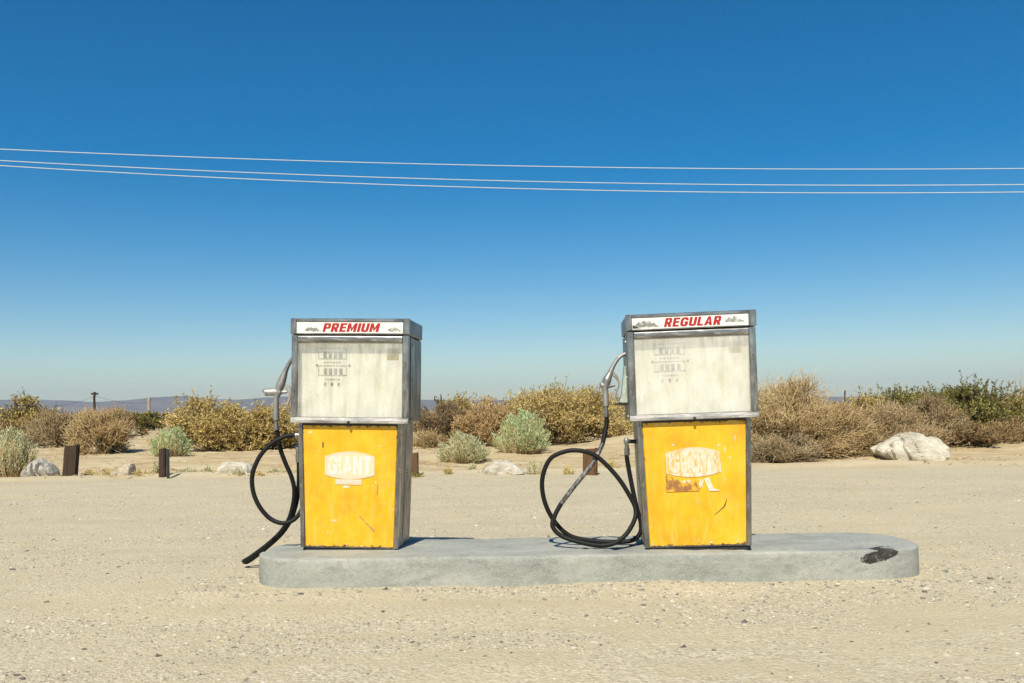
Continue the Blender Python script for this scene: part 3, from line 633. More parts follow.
Yn = 5.50
h = world_empty('fuel_hose', at(597, 545, 5.42), (0, 0, 0), 'coiled black hose with silver nozzle hung on the REGULAR pump', 'fuel hose', 'hoses of the gas pumps')
Z8 = lambda L: [(535 + x*.1757, 440 + y*.1757, Y) for x, y, Y in L]
bottom = .172 + .0145
path = Z8([(523, 60, 5.46), (523, 100, 5.46), (538, 190, 5.46), (560, 300, 5.45), (580, 390, 5.44), (602, 470, 5.44), (598, 530, 5.44), (550, 572, 5.45), (440, 580, 5.47), (300, 570, 5.48), (190, 540, 5.48), (105, 455, 5.47), (52, 340, 5.46), (42, 220, 5.45), (85, 110, 5.44), (170, 66, 5.43), (250, 60, 5.42), (330, 82, 5.42), (400, 135, 5.42), (480, 225, 5.41), (540, 320, 5.40), (572, 390, 5.39), (566, 455, 5.37), (520, 535, 5.35), (450, 588, 5.33), (360, 600, 5.33), (250, 580, 5.34), (150, 545, 5.36), (100, 490, 5.37), (115, 425, 5.38), (150, 360, 5.39)])
HP = px_path(path)
HP = [Vector((p.x, p.y, max(p.z, bottom))) for p in HP]
hose_part('hose', HP, .0138, M['rubber'], h)
p2 = Z8([(150, 360, 5.39), (225, 262, 5.40), (300, 170, 5.42), (350, 95, 5.45), (385, 20, 5.48)]) + [(606.5, 425, 5.50), (606.3, 414, 5.50)]
hw_ = hose_part('hose_worn_end', [Vector(HP[-1])] + px_path(p2)[1:5], .0141, M['rubber_scraped'], h); tag(hw_, 'scraped silvery stretch of the hose')
hose_part('hose_upper_end', px_path(p2)[4:], .0139, M['rubber'], h)
mb = MB(); mb.tube(px_path([(606.3, 417, Yn), (606.2, 411, Yn), (606.2, 410.8, Yn), (606, 405, Yn)]), [.0165, .0165, .0125, .0125], 12); mb.build('coupling', M['chrome'], h, True)
nozzle(h, None, ([(606, 406, Yn), (605.8, 400, Yn), (605.4, 392, Yn), (605, 386, Yn), (607, 380, Yn), (610, 373, Yn)], [.015, .016, .015, .019, .023, .014]),
       ([(609.5, 374.5, Yn), (613, 366.5, Yn), (617, 360, Yn), (621, 356, Yn), (626, 353.5, Yn)], [.015, .0115, .010, .0095, .009]),
       ([(612, 375, Yn), (616, 378, Yn), (619, 384, Yn), (617, 391, Yn), (616, 396, Yn), (619, 402, Yn), (622, 404, Yn)], .0035),
       ([(600, 386, Yn), (601.5, 385.5, Yn), (605, 385.5, Yn), (610, 386, Yn), (615, 385, Yn)], [.010, .0175, .018, .010, .007]),
       ([(613, 372, Yn), (616, 375, Yn), (618, 379, Yn), (619.5, 384, Yn)], .005))
mb = MB(); mb.tube(px_path([(626.5, 441, 5.46), (629, 441.3, 5.46), (646, 442, 5.46)]), [.013, .012, .012], 10); mb.build('outlet_pipe', M['black_iron'], h, True)
mb = MB(); mb.tube(px_path([(626.5, 437.5, 5.46), (626.3, 439, 5.46), (626.4, 441, 5.46), (626.5, 443.5, 5.46), (626.8, 445, 5.46)]), [.006, .014, .018, .014, .010], 12); mb.build('swivel', M['nozzle_metal'], h, True)
mb = MB(); mb.tube(px_path([(626.8, 445, 5.46), (626.9, 448, 5.46), (626.9, 448.2, 5.46), (627.0, 455, 5.46)]), [.013, .013, .0165, .0165], 12); mb.build('coupling', M['chrome'], h, True)

Zl = lambda L: [(236 + x*.2339, 420 + y*.2343, Y) for x, y, Y in L]
h = world_empty('fuel_hose', at(246, 562, 5.78), (0, 0, 0), 'black hose with silver nozzle trailing off the island end beside the PREMIUM pump', 'fuel hose', 'hoses of the gas pumps')
Yl = 5.62
path = [(276.3, 428, Yl)] + Zl([(178, 60, 5.63), (190, 125, 5.64), (212, 185, 5.65), (236, 240, 5.66), (249, 295, 5.67), (245, 355, 5.69), (225, 425, 5.71), (185, 485, 5.74), (130, 535, 5.76), (70, 580, 5.78), (44, 597, 5.79), (34, 603, 5.82), (46, 606, 5.85), (75, 588, 5.86), (135, 541, 5.84), (195, 485, 5.82), (235, 425, 5.78), (258, 355, 5.74), (267, 290, 5.71), (269, 220, 5.68), (268, 170, 5.66)])
hose_part('hose', px_path(path), .0138, M['rubber'], h)
mb = MB(); mb.tube(px_path([(276.3, 430, Yl), (276.2, 424, Yl), (276.2, 423.7, Yl), (276.2, 419, Yl)]), [.0165, .0165, .0125, .0125], 12); mb.build('coupling', M['chrome'], h, True)
nozzle(h, None, ([(276.2, 420, Yl), (276, 414, Yl), (276, 406, Yl), (276.5, 398, Yl), (278, 392, Yl)], [.016, .018, .014, .014, .020]),
       ([(278, 392, Yl), (280.5, 385, Yl), (283, 378, Yl), (286, 370, Yl), (290, 362, Yl), (296, 354, Yl)], [.018, .023, .019, .012, .010, .009]),
       ([(284, 384, Yl), (289, 386, Yl), (291, 393, Yl), (287, 402, Yl), (287, 409, Yl), (291, 414, Yl), (295, 415, Yl)], .0035),
       ([(264.5, 393, Yl), (265.5, 392.5, Yl), (272, 392.2, Yl), (280, 392, Yl), (282, 392, Yl), (287, 392, Yl)], [.016, .020, .0195, .018, .011, .008]),
       ([(286, 387, Yl), (289, 393, Yl), (289.5, 399, Yl), (287, 405, Yl)], .005))
mb = MB(); mb.tube(px_path([(297, 447.5, 5.66), (300, 447.5, 5.66), (316, 448, 5.66)]), [.013, .012, .012], 10); mb.build('outlet_pipe', M['black_iron'], h, True)
mb = MB(); mb.tube(px_path([(297.5, 444.5, 5.66), (297.5, 446, 5.66), (297.6, 448, 5.66), (297.8, 451, 5.66)]), [.008, .015, .017, .010], 12); mb.build('swivel', M['nozzle_metal'], h, True)
mb = MB(); mb.tube(px_path([(297.8, 451, 5.66), (298, 455, 5.66), (298, 455.2, 5.66), (298.5, 462, 5.66)]), [.013, .013, .0165, .0165], 12); mb.build('coupling', M['chrome'], h, True)

h = world_empty('vapour_hose', at(296, 436, 5.60), (0, 0, 0), 'bare black hose looping out from the side of the PREMIUM pump', 'hose', 'hoses of the gas pumps')
path = Zl([(262, 66, 5.60), (240, 65, 5.60), (200, 74, 5.59), (150, 102, 5.58), (105, 150, 5.57), (78, 205, 5.56), (68, 255, 5.56), (76, 315, 5.56), (102, 372, 5.56), (145, 420, 5.57), (195, 440, 5.57), (240, 430, 5.58), (272, 398, 5.60), (290, 355, 5.62), (305, 310, 5.66), (322, 280, 5.70)])
hose_part('hose', px_path(path), .0138, M['rubber'], h)
mb = MB(); mb.tube(px_path([(295.5, 435.2, 5.60), (298.3, 435.6, 5.60), (298.5, 435.6, 5.60), (306, 436.5, 5.60), (316, 437, 5.60)]), [.017, .017, .020, .020, .013], 12); mb.build('coupling', M['chrome'], h, True)

# ------------------------------------------------------------------ overhead wires
for name, pts, lab in (('A', [(0, 149), (340, 162), (680, 168), (1024, 168.5)], 'topmost thin pale overhead wire against the blue sky'), ('B', [(0, 160.5), (340, 176), (680, 184), (1024, 184.5)], 'middle thin pale overhead wire just above the lowest one'), ('C', [(0, 165.5), (340, 183), (680, 191.5), (1024, 192)], 'lowest thin pale overhead wire of the three')):
    YW = {'A': 30.0, 'B': 30.0, 'C': 29.2}[name]
    w3 = [at(x, y, YW) for x, y in pts]; cf = np.polyfit([p.x for p in w3], [p.z for p in w3], 2)
    x0 = -cf[1]/(2*cf[0]); xs = np.linspace(-34, 2*x0 + 34, 90)
    mb = MB(); mb.tube([(x, YW, float(np.polyval(cf, x))) for x in xs], .0108, 6); tag(mb.build('overhead_wire', M['wire'], None, True), lab, 'wire', 'overhead wires')

# ------------------------------------------------------------------ stakes, far poles
def stake(px, ybase, wpx, ytop, lean, m, label, cat='post', thick=.6, name='wooden_post', group='old posts along the edge of the lot', seed=0):
    Y = dist(px, ybase); p = at(px, ybase, Y); w = wpx/FPX*Y/2; hgt = (ybase - ytop)/FPX*Y; r = random.Random(seed)
    mb = MB(); d = w*thick; rings = []; base = []
    for (ax, ay), (bx_, by_) in (((-1, -1), (1, -1)), ((1, -1), (1, 1)), ((1, 1), (-1, 1)), ((-1, 1), (-1, -1))):
        for k in range(7):
            f = k/7; g_ = (-.14 if r.random() < .25 else 0) + (r.random() - .5)*.07 - (.10 if k == 0 else 0)
            base.append(((ax + (bx_ - ax)*f)*w*(1 + g_), (ay + (by_ - ay)*f)*d*(1 + g_), r.random()))
    for k in range(8):
        f = k/7; z = -.2 + (hgt + .2)*f; ox = lean*max(0, z)
        rings.append([(ox + a*(1 + (r.random() - .5)*.04), b*(1 + (r.random() - .5)*.04), z + (a*.12 - q*.07*hgt if k == 7 else 0)) for a, b, q in base])
    mb.loft(rings); o = mb.build(name, m); o.location = (p.x, p.y, gz(p.x, p.y)); o.rotation_euler = (0, 0, r.uniform(-.3, .3))
    return tag(o, label, cat, group)
stake(70.5, 478, 13.5, 446, .09, M['wood'], 'thick dark brown wooden post stub right of the jagged grey rock', seed=1)
stake(162.5, 478, 6.5, 449, .02, M['wood'], 'broad dark wooden stake in front of the pale green bush', seed=2)
stake(168.2, 478.5, 3, 448.5, .0, M['black_iron'], 'thin black stake standing against the broad wooden stake', seed=3)
stake(414.5, 475, 8, 451.5, 0, M['wood_brown'], 'rusty brown post stub half hidden behind the PREMIUM pump', seed=4)
stake(590, 474.5, 14, 448, .02, M['wood_brown'], 'squat brown wooden post stub behind the coiled hose', seed=5)
for px, yt, yb, w, m, lab in ((94.5, 392, 425, 2.6, 'wood', 'dark far fence pole with wires above the tan bush'), (149, 397.5, 428.5, 3.2, 'wood_pale', 'pale far fence pole at the end of the dark scrub'), (845, 390.5, 415, 1.6, 'wood', 'tiny far post poking up between the tan and green bushes')):
    Y = dist(px, yb); p = at(px, yb, Y); hh = (yb - yt)/FPX*Y; w = w/FPX*Y/2
    r = random.Random(px); mb = MB(); mb.tube([(0, 0, -.3), (w*.4, 0, hh*.4), (w*.1, 0, hh*.8), (w*.6, 0, hh)], [w*1.1, w, w*.9, w*1.05], 8)
    if px < 100: mb.box(-w*2.2, w*3.2, -w*.6, w*.6, hh - .28, hh - .10, .02)
    o = mb.build('fence_pole', M[m], None, True); o.location = p; tag(o, lab, 'pole', 'far fence poles')
Y = dist(94.5, 425)
for L, lab in (([(95, 396, Y), (85, 400, Y), (70, 404, Y*.97), (40, 409, Y*.93)], 'thin slack wire running left from the dark far pole'), ([(95, 396, Y), (110, 400, Y*.99), (128, 403, Y*.97), (149, 403, dist(149, 428.5))], 'thin slack wire between the two far poles')):
    mb = MB(); mb.tube(spline(px_path(L), 5), .012, 5); tag(mb.build('fence_wire', M['black_iron'], None, True), lab, 'wire', 'far fence wires')

# ------------------------------------------------------------------ rocks
def rock(name, px, ybase, wpx, hpx, m, label, seed, depth=.7, npts=26, prof=None, cat='rock', crag=.0):
    Y = dist(px, ybase); p = at(px, ybase, Y); w = wpx/FPX*Y; hh = hpx/FPX*Y; r = random.Random(seed)
    bm = bmesh.new()
    if prof:
        for x, z in prof:
            for dy in (-.5, -.18, .2, .5):
                k = 1 - abs(dy)*.55; bm.verts.new(((x*(.85 + .3*(.5 - abs(dy))))*w, dy*depth*w*(.75 + .4*r.random()), hh*(z*k + (.02 - .06*r.random()))))
    else:
        for i in range(npts):
            a = r.random()*6.283; u = r.random(); zz = u**.9; k = math.sqrt(max(.05, 1 - zz**2.2))*(.75 + .25*r.random())
            bm.verts.new((math.cos(a)*k*w/2, math.sin(a)*k*w/2*depth, zz*hh))
        for i in range(9): a = i/9*6.283; bm.verts.new((math.cos(a)*w*.46, math.sin(a)*w*.46*depth, -.12*hh))
    bmesh.ops.convex_hull(bm, input=bm.verts)
    for v in [v for v in bm.verts if not v.link_faces]: bm.verts.remove(v)
    bmesh.ops.triangulate(bm, faces=bm.faces[:])
    for _ in range(4):
        bmesh.ops.subdivide_edges(bm, edges=[e for e in bm.edges if e.calc_length() > w*.045], cuts=1); bmesh.ops.triangulate(bm, faces=bm.faces[:])
        if _ == 1: bmesh.ops.smooth_vert(bm, verts=bm.verts[:], factor=.18, use_axis_x=True, use_axis_y=True, use_axis_z=True)
    for v in bm.verts:
        q = v.co*(6/w) + Vector((seed*3.1, 0, 0)); d = mnoise.fractal(q, .9, 2.1, 5)*.03*w; cr = mnoise.noise(Vector((q.x*.9 + q.z*.45, q.y*.6, q.z*.2))); d -= crag*w*max(0, .22 - abs(cr))*1.0; v.co += v.co.normalized()*d
        if abs(v.co.x) < w and v.co.z > hh*1.02: v.co.z = hh*1.02
    me = bpy.data.meshes.new(name); bmesh.ops.recalc_face_normals(bm, faces=bm.faces); bm.to_mesh(me); bm.free()
    for f in me.polygons: f.use_smooth = True
    me.set_sharp_from_angle(angle=math.radians(28))
    o = link(name, me, M[m]); o.location = (p.x, p.y + depth*w*.3, min(gz(p.x, p.y + depth*w*.3), .03) - .01)
    return tag(o, label, cat, 'rocks along the edge of the lot')
rock('boulder', 914.5, 462.5, 75, 32, 'rock_white', 'big cream white boulder in front of the right hand brush', 3, .62,
     prof=[(-.5, .42), (-.48, .30), (-.36, .08), (-.20, -.02), (.05, -.05), (.30, -.05), (.44, -.02), (.5, .30), (.49, .55), (.36, .78), (.18, .90), (.0, 1.0), (-.06, .99), (-.22, .80), (-.42, .55)], cat='boulder', crag=.22)
rock('boulder', 36, 477.5, 37, 23, 'rock_grey', 'jagged grey rock with dark cracks near the left edge', 12, .7, cat='rock', prof=[(-.5, .02), (-.40, .45), (-.30, .62), (-.12, .98), (.02, 1.0), (.18, .90), (.36, .72), (.47, .45), (.5, .1), (.3, 0), (-.2, 0)], crag=.8)
rock('boulder', 121, 478, 22, 15, 'rock_pink', 'small angular pinkish rock between the two dark stakes', 21, .8, prof=[(-.5, .02), (-.42, .3), (-.05, .72), (.28, 1.0), (.46, .95), (.5, .5), (.42, 0), (0, 0)])
rock('boulder', 233, 476, 37, 15, 'rock_white', 'low pale rock left of the PREMIUM pump hose', 33, .8, prof=[(-.5, 0), (-.44, .5), (-.36, .9), (-.1, .95), (.2, .85), (.42, .75), (.5, .5), (.5, 0), (0, 0)])
rock('boulder', 503, 474, 46, 16.5, 'rock_white', 'low pale wedge of rock between the two pumps', 41, .8, prof=[(-.5, 0), (-.46, .35), (-.3, .75), (-.2, 1.0), (0, .95), (.22, .8), (.40, .45), (.5, .12), (.48, 0), (0, 0)])
for i, (px, yb, w, hp, lab) in enumerate([(873.5, 461.5, 8, 4.5, 'little stone tucked against the left end of the white boulder'), (838, 464, 5, 3, 'tiny stone at the foot of the big tan bush'), (855, 464.5, 4, 2.5, 'tiny dark stone left of the white boulder'), (62, 479.5, 14, 1.6, 'flat sliver of stone left of the thick post stub')]):
    rock('stone', px, yb, w, hp, 'rock_pink', lab, 60 + i, .7, 14, cat='stone')

# ------------------------------------------------------------------ bushes
def strips(P0, P1, w, rg, bend=.0):
    """thin three-sided tapering twigs from P0 to P1"""
    n = len(P0); d = P1 - P0; L = np.linalg.norm(d, axis=1, keepdims=True) + 1e-9; d = d/L
    r = rg.normal(size=(n, 3)); a = np.cross(d, r); a /= np.linalg.norm(a, axis=1, keepdims=True) + 1e-9; b = np.cross(d, a)
    w = np.broadcast_to(np.asarray(w, float).reshape(-1, 1), (n, 1)); mid = (P0 + P1)/2 + a*L*bend*rg.uniform(-1, 1, (n, 1))
    c = [1, -.5, -.5]; s_ = [0, .866, -.866]
    V = np.stack([P0 + (a*c[k] + b*s_[k])*w for k in range(3)] + [mid + (a*c[k] + b*s_[k])*w*.7 for k in range(3)] + [P1], 1)
    F4 = np.array([[k, (k+1) % 3, 3 + (k+1) % 3, 3 + k] for k in range(3)]); F3 = np.array([[3 + k, 3 + (k+1) % 3, 6] for k in range(3)])
    o = (np.arange(n)*7)[:, None, None]
    return V.reshape(-1, 3), (F4[None] + o).reshape(-1, 4), (F3[None] + o).reshape(-1, 3), 7
def leaves(C, D, l, w, rg):
    """one folded leaf blade per point"""
    n = len(C); D = D/(np.linalg.norm(D, axis=1, keepdims=True) + 1e-9); r = rg.normal(size=(n, 3)); a = np.cross(D, r); a /= np.linalg.norm(a, axis=1, keepdims=True) + 1e-9
    l = l.reshape(-1, 1); w = w.reshape(-1, 1)
    V = np.stack([C, C + D*l*.5 + a*w, C + D*l, C + D*l*.5 - a*w], 1).reshape(-1, 3)
    return V, (np.arange(4)[None] + (np.arange(n)*4)[:, None])
def set_tint(me, vals):
    a = me.attributes.new('tint', 'FLOAT', 'POINT'); a.data.foreach_set('value', np.clip(vals, 0, 1).astype(np.float32))

def dry_bush(name, px, ybase, wpx, ytop, leafm, twigm, label, seed, nleaf=6000, ntwig=2500, lsz=1.5, tl=.16, clumps=34, cat='bush', spiky=1.0, lean=0.0, deep=.85, group='dry desert bushes', low=0.0):
    rg = np.random.RandomState(seed); Y = dist(px, ybase); p = at(px, ybase, Y); Wd = wpx/FPX*Y*1.16; H = (ybase - ytop)/FPX*Y*1.06; u1 = Y/FPX; lsz *= .56; nleaf = int(nleaf*2.4)
    root = empty(name, (p.x, p.y + Wd*.3*deep, gz(p.x, p.y + Wd*.3*deep) - .02), (0, 0, 0), label, cat, group)
    # clumps over a lumpy half ellipsoid
    n = clumps; a = rg.rand(n)*6.283; el = np.arcsin(rg.rand(n)**(.85))*(1 - low) ; rad = .50 + .46*rg.rand(n)
    C = np.stack([np.cos(a)*np.cos(el)*rad*Wd/2, np.sin(a)*np.cos(el)*rad*Wd/2*deep, (.10 + .78*np.sin(el)*rad)*H], 1)
    C[:, 0] += lean*C[:, 2]; R = np.stack([np.full(n, .165*Wd), np.full(n, .165*Wd*deep), np.full(n, .17*H)], 1)*(.6 + .7*rg.rand(n, 1))
    # main branches
    nb = n*3; B1 = np.repeat(C, 3, 0) + rg.normal(size=(nb, 3))*np.repeat(R, 3, 0)*.4; B0 = np.stack([rg.normal(0, .05*Wd, nb), rg.normal(0, .05*Wd, nb), np.zeros(nb)], 1)
    B1[:, 2] = np.maximum(B1[:, 2], .03)
    V1, q1, t1, k1 = strips(B0, B1, np.full(nb, max(.008, u1*.35)), rg, .12)
    # fine twigs radiating out of the clumps
    ci = rg.randint(0, n, ntwig); S = C[ci] + rg.normal(size=(ntwig, 3))*R[ci]*.42; out = S - np.array([0, 0, H*.10]); out /= np.linalg.norm(out, axis=1, keepdims=True) + 1e-9
    D = out*.8 + rg.normal(size=(ntwig, 3))*.55 + np.array([0, 0, .28]); D /= np.linalg.norm(D, axis=1, keepdims=True)
    S[:, 2] = np.maximum(S[:, 2], .02); E = S + D*(tl*H*spiky*(.4 + rg.rand(ntwig, 1))); E[:, 2] = np.maximum(E[:, 2], .02)
    dead = rg.rand(ntwig) < .012; E = np.where(dead[:, None], S + D*(H*.30*(.6 + .6*rg.rand(ntwig, 1))), E); E[:, 2] = np.maximum(E[:, 2], .02)
    V2, q2, t2, k2 = strips(S, E, u1*(.22 + .25*rg.rand(ntwig)), rg, .10)
    me = np_mesh('twigs', np.concatenate([V1, V2]), [np.concatenate([q1, q2 + len(V1)]), np.concatenate([t1, t2 + len(V1)])])
    set_tint(me, np.concatenate([np.repeat(rg.rand(nb)*.5, k1), np.repeat(.55*rg.rand(n)[ci] + .55*rg.rand(ntwig) - .05, k2)])); tag(link('twigs', me, M[twigm], root), kind='stuff')  # main branches tinted darker, painting shade into the inside of the bush
    # leaves along the twigs
    ti = rg.choice(np.flatnonzero(~dead), nleaf); f = rg.rand(nleaf, 1)**.7; LP = S[ti] + (E[ti] - S[ti])*f; LD = (E[ti] - S[ti]); LD = LD/(np.linalg.norm(LD, axis=1, keepdims=True)) + rg.normal(size=(nleaf, 3))*.75
    ls = u1*lsz*(.7 + 1.1*rg.rand(nleaf)); V, F = leaves(LP, LD, ls*1.7, ls*.42, rg); V[:, 2] = np.maximum(V[:, 2], .01)
    me = np_mesh('foliage', V, F); cl = rg.rand(n)[ci][ti]
    set_tint(me, np.repeat(.15 + .45*cl + .45*rg.rand(nleaf) - .08, 4)); tag(link('foliage', me, M[leafm], root), kind='stuff')
    return root

def broom_bush(name, px, ybase, wpx, ytop, leafm, twigm, label, seed, nstem=900, nleaf=7000, spread=1.0, cat='bush', group='pale green brush near the lot', dome=.55, ragged=.12, lf=.22):
    """upright stems fanning out of one foot, needle leaves on their upper part"""
    rg = np.random.RandomState(seed); Y = dist(px, ybase); p = at(px, ybase, Y); Wd = wpx/FPX*Y; H = (ybase - ytop)/FPX*Y; u1 = Y/FPX
    root = empty(name, (p.x, p.y + Wd*.25, gz(p.x, p.y + Wd*.25) - .02), (0, 0, 0), label, cat, group)
    nt = 26; ta = rg.rand(nt)*6.283; tr = np.sqrt(rg.rand(nt))*(1 + .16*np.sin(ta*2 + seed) + .10*np.sin(ta*5 + seed*2)); ci = rg.randint(0, nt, nstem)       # tufts
    a = ta[ci] + rg.normal(0, .22, nstem); rr = np.clip(tr[ci] + rg.normal(0, .10, nstem), 0, 1.12); topz = H*(dome + (1 - dome)*np.sqrt(np.maximum(0, 1 - rr**2)))*(1 - ragged*rg.rand(nt)[ci] - .10*rg.rand(nstem))
    topz = topz*np.where(rr > .55, 1 - .75*rg.rand(nstem)**1.6, 1); E = np.stack([np.cos(a)*rr*Wd/2*spread, np.sin(a)*rr*Wd/2*spread, topz], 1); B = np.stack([np.cos(a)*rr*Wd*.30, np.sin(a)*rr*Wd*.30, np.zeros(nstem)], 1)
    V1, q1, t1, k1 = strips(B, E, u1*(.22 + .2*rg.rand(nstem)), rg, .05)
    me = np_mesh('twigs', V1, [q1, t1]); set_tint(me, np.repeat(.6*rg.rand(nt)[ci] + .4*rg.rand(nstem), k1)); tag(link('twigs', me, M[twigm], root), kind='stuff')
    ti = rg.randint(0, nstem, nleaf); f = (lf + (1.02 - lf)*rg.rand(nleaf, 1)**.7); LP = B[ti] + (E[ti] - B[ti])*f + rg.normal(size=(nleaf, 3))*u1*.9; LD = (E - B)[ti]; LD = LD/np.linalg.norm(LD, axis=1, keepdims=True) + rg.normal(size=(nleaf, 3))*.38
    ls = u1*(1.1 + 1.3*rg.rand(nleaf)); V, F = leaves(LP, LD, ls*1.6, ls*.24, rg)
    me = np_mesh('foliage', V, F); set_tint(me, np.repeat(.1 + .5*rg.rand(nt)[ci][ti] + .45*rg.rand(nleaf), 4)); tag(link('foliage', me, M[leafm], root), kind='stuff')
    return root

D_ = dry_bush
# left of the pumps
broom_bush('sage_bush', 6, 475, 42, 424, 'leaf_sage', 'twig_straw', 'grey green feathery bush cut by the left picture edge', 1, 900, 7000, dome=.75)
D_('desert_bush', 10, 447, 84, 401, 'leaf_olive', 'twig_dark', 'tall olive brown bush at the far left behind the feathery bush', 2, 7000, 2600, 2.0, clumps=30)
D_('desert_bush', -55, 450, 90, 400, 'leaf_tan', 'twig_grey', 'tan bush just past the left picture edge', 3, 5000, 2400)
D_('desert_bush', 50, 449, 66, 405, 'leaf_brown', 'twig_grey', 'brown twiggy bush with dark underside left of the tan bush', 4, 5000, 3800, 1.2, clumps=30)
D_('desert_bush', 96, 452, 56, 405, 'leaf_tan', 'twig_straw', 'upright straw coloured bush beneath the dark far pole', 5, 5000, 4500, 1.2, clumps=32, spiky=1.3)
D_('desert_bush', 122, 437, 30, 414, 'leaf_brown', 'twig_dark', 'small dark brown bush left of the pale far pole', 6, 2500, 900, 1.6, clumps=16)
D_('desert_bush', 141, 431, 34, 413, 'leaf_green', 'twig_dark', 'low dark green shrub in the distance by the pale far pole', 7, 2500, 800, 1.6, clumps=18)
D_('desert_bush', 203, 453.5, 78, 400, 'leaf_olive', 'twig_straw', 'big golden olive bush behind the pale green dome and stakes', 8, 11000, 3600, 2.0, clumps=44)
D_('desert_bush', 250, 452, 74, 403, 'leaf_olive', 'twig_straw', 'yellow olive bush left of the PREMIUM nozzle', 9, 9500, 3200, 1.9, clumps=40)
D_('desert_bush', 288, 449, 60, 399, 'leaf_tan', 'twig_grey', 'tan brown bush behind the PREMIUM nozzle', 10, 6000, 3600, 1.4, clumps=34)
D_('desert_bush', 345, 449, 90, 399, 'leaf_olive', 'twig_grey', 'bush hidden behind the PREMIUM pump', 11, 5000, 2400)
broom_bush('sage_bush', 168, 460, 34, 428, 'leaf_mint', 'twig_straw', 'small pale green broom bush behind the dark stakes', 12, 1200, 4600, dome=.62, ragged=.34, lf=.45)
# between the pumps
D_('desert_bush', 447, 447, 70, 402, 'leaf_brown', 'twig_dark', 'dark brown twiggy bush right of the PREMIUM pump', 13, 5500, 4200, 1.3, clumps=34)
D_('desert_bush', 462, 444, 54, 390.5, 'leaf_olive', 'twig_grey', 'olive bush rising behind the dark twiggy bush', 14, 6000, 2200, 1.9, clumps=26)
D_('desert_bush', 424, 450, 40, 428, 'leaf_brown', 'twig_straw', 'low heap of dead brush at the edge of the PREMIUM pump', 15, 1500, 1800, 1.2, clumps=18, low=.2)
D_('desert_bush', 490, 448, 60, 399, 'leaf_tan', 'twig_straw', 'tan bush behind the round green bush', 16, 6000, 3600, 1.4, clumps=34)
D_('desert_bush', 566, 447, 120, 388, 'leaf_olive', 'twig_straw', 'broad olive gold bush left of the REGULAR pump nozzle', 17, 13000, 5200, 1.9, clumps=60)
D_('desert_bush', 523, 446, 70, 396, 'leaf_olive', 'twig_straw', 'olive bush directly behind the round green bush', 18, 7500, 2800, 1.8, clumps=34)
D_('desert_bush', 618, 431, 56, 393, 'leaf_olive', 'twig_grey', 'olive bush on the earth bank behind the REGULAR nozzle', 19, 6500, 2200, 1.7, clumps=30)
D_('desert_bush', 680, 440, 90, 395, 'leaf_tan', 'twig_grey', 'bush hidden behind the REGULAR pump', 20, 5000, 2400)
broom_bush('sage_bush', 461, 460.5, 52, 426, 'leaf_sage', 'twig_straw', 'low silvery sage bush with upright tufts right of the PREMIUM pump', 21, 800, 6500, dome=.45, ragged=.38)
broom_bush('sage_bush', 523, 455, 55, 409, 'leaf_mint', 'twig_straw', 'round mint green bush between the two pumps', 22, 2200, 11000, dome=.55, ragged=.30, lf=.48)
# right of the pumps
D_('desert_bush', 800, 463, 126, 383, 'leaf_tan', 'twig_straw', 'largest straw tan bush right of the REGULAR pump', 23, 15000, 13000, 1.2, clumps=80, spiky=.9)
D_('desert_bush', 783, 466, 76, 432, 'leaf_brown', 'twig_grey', 'grey dead twigs heaped at the foot of the largest tan bush', 24, 2500, 5500, 1.1, clumps=34, low=.15)
D_('desert_bush', 848, 461, 62, 408, 'leaf_tan', 'twig_straw', 'straw tan bush left of the white boulder', 25, 7000, 6500, 1.2, clumps=40)
D_('desert_bush', 905, 452, 84, 404, 'leaf_tan', 'twig_grey', 'tan brown bush right behind the white boulder', 26, 8000, 6000, 1.3, clumps=44)
D_('desert_bush', 876, 446, 80, 396, 'leaf_olive', 'twig_grey', 'yellow olive bush above the left end of the white boulder', 27, 8000, 2800, 1.8, clumps=36)
D_('desert_bush', 915, 438, 90, 386, 'leaf_green', 'twig_dark', 'dark green shrub showing above the boulder brush', 28, 7000, 1800, 1.9, clumps=40)
D_('desert_bush', 946, 449, 60, 398, 'leaf_brown', 'twig_grey', 'brown green bush right above the boulder end', 29, 6000, 3600, 1.5, clumps=30)
D_('desert_bush', 992, 446, 92, 386, 'leaf_green', 'twig_dark', 'tall dark green shrub near the right picture edge', 30, 12000, 2400, 2.0, clumps=54)
D_('desert_bush', 956, 440, 60, 384, 'leaf_green', 'twig_dark', 'dark green shrub left of the tallest green shrub', 31, 7000, 1600, 1.9, clumps=34)
D_('desert_bush', 1012, 447, 56, 416, 'leaf_brown', 'twig_straw', 'low brown bush at the right picture edge', 32, 4000, 2600, 1.4, clumps=26)
D_('desert_bush', 980, 449, 44, 424, 'leaf_brown', 'twig_dark', 'low dark bush beneath the tall green shrub', 33, 3500, 2000, 1.4, clumps=22)
D_('desert_bush', 1062, 445, 100, 380, 'leaf_olive', 'twig_grey', 'olive bush cut off by the right picture edge', 34, 6000, 2400)
# dead stalks
for i, (px, yb, yt, lab) in enumerate([(439, 415, 394, 'dead forked stalk above the dark twiggy bush'), (788, 404, 382.5, 'short forked stalk above the largest tan bush')]):
    Y = {0: 26.0, 1: 17.5}[i]; b = at(px, yb, Y); e = at(px, yt, Y); L = e.z - b.z; mb = MB(); w = .025
    mb.tube([(0, 0, -.5), (.01, 0, L*.45), (-.05*L, 0, L*.75)], [w, w, w*.8], 6); mb.tube([(.01, 0, L*.4), (.12*L, 0, L*.7), (.10*L, .02, L)], [w, w, w*.5], 6); mb.tube([(0, 0, L*.5), (-.2*L, 0, L*.75), (-.18*L, 0, L*.92)], [w, w*.8, w*.5], 6)
    o = mb.build('dead_stalk', M['twig_dark'], None, True); o.location = b; tag(o, lab, 'stalk')
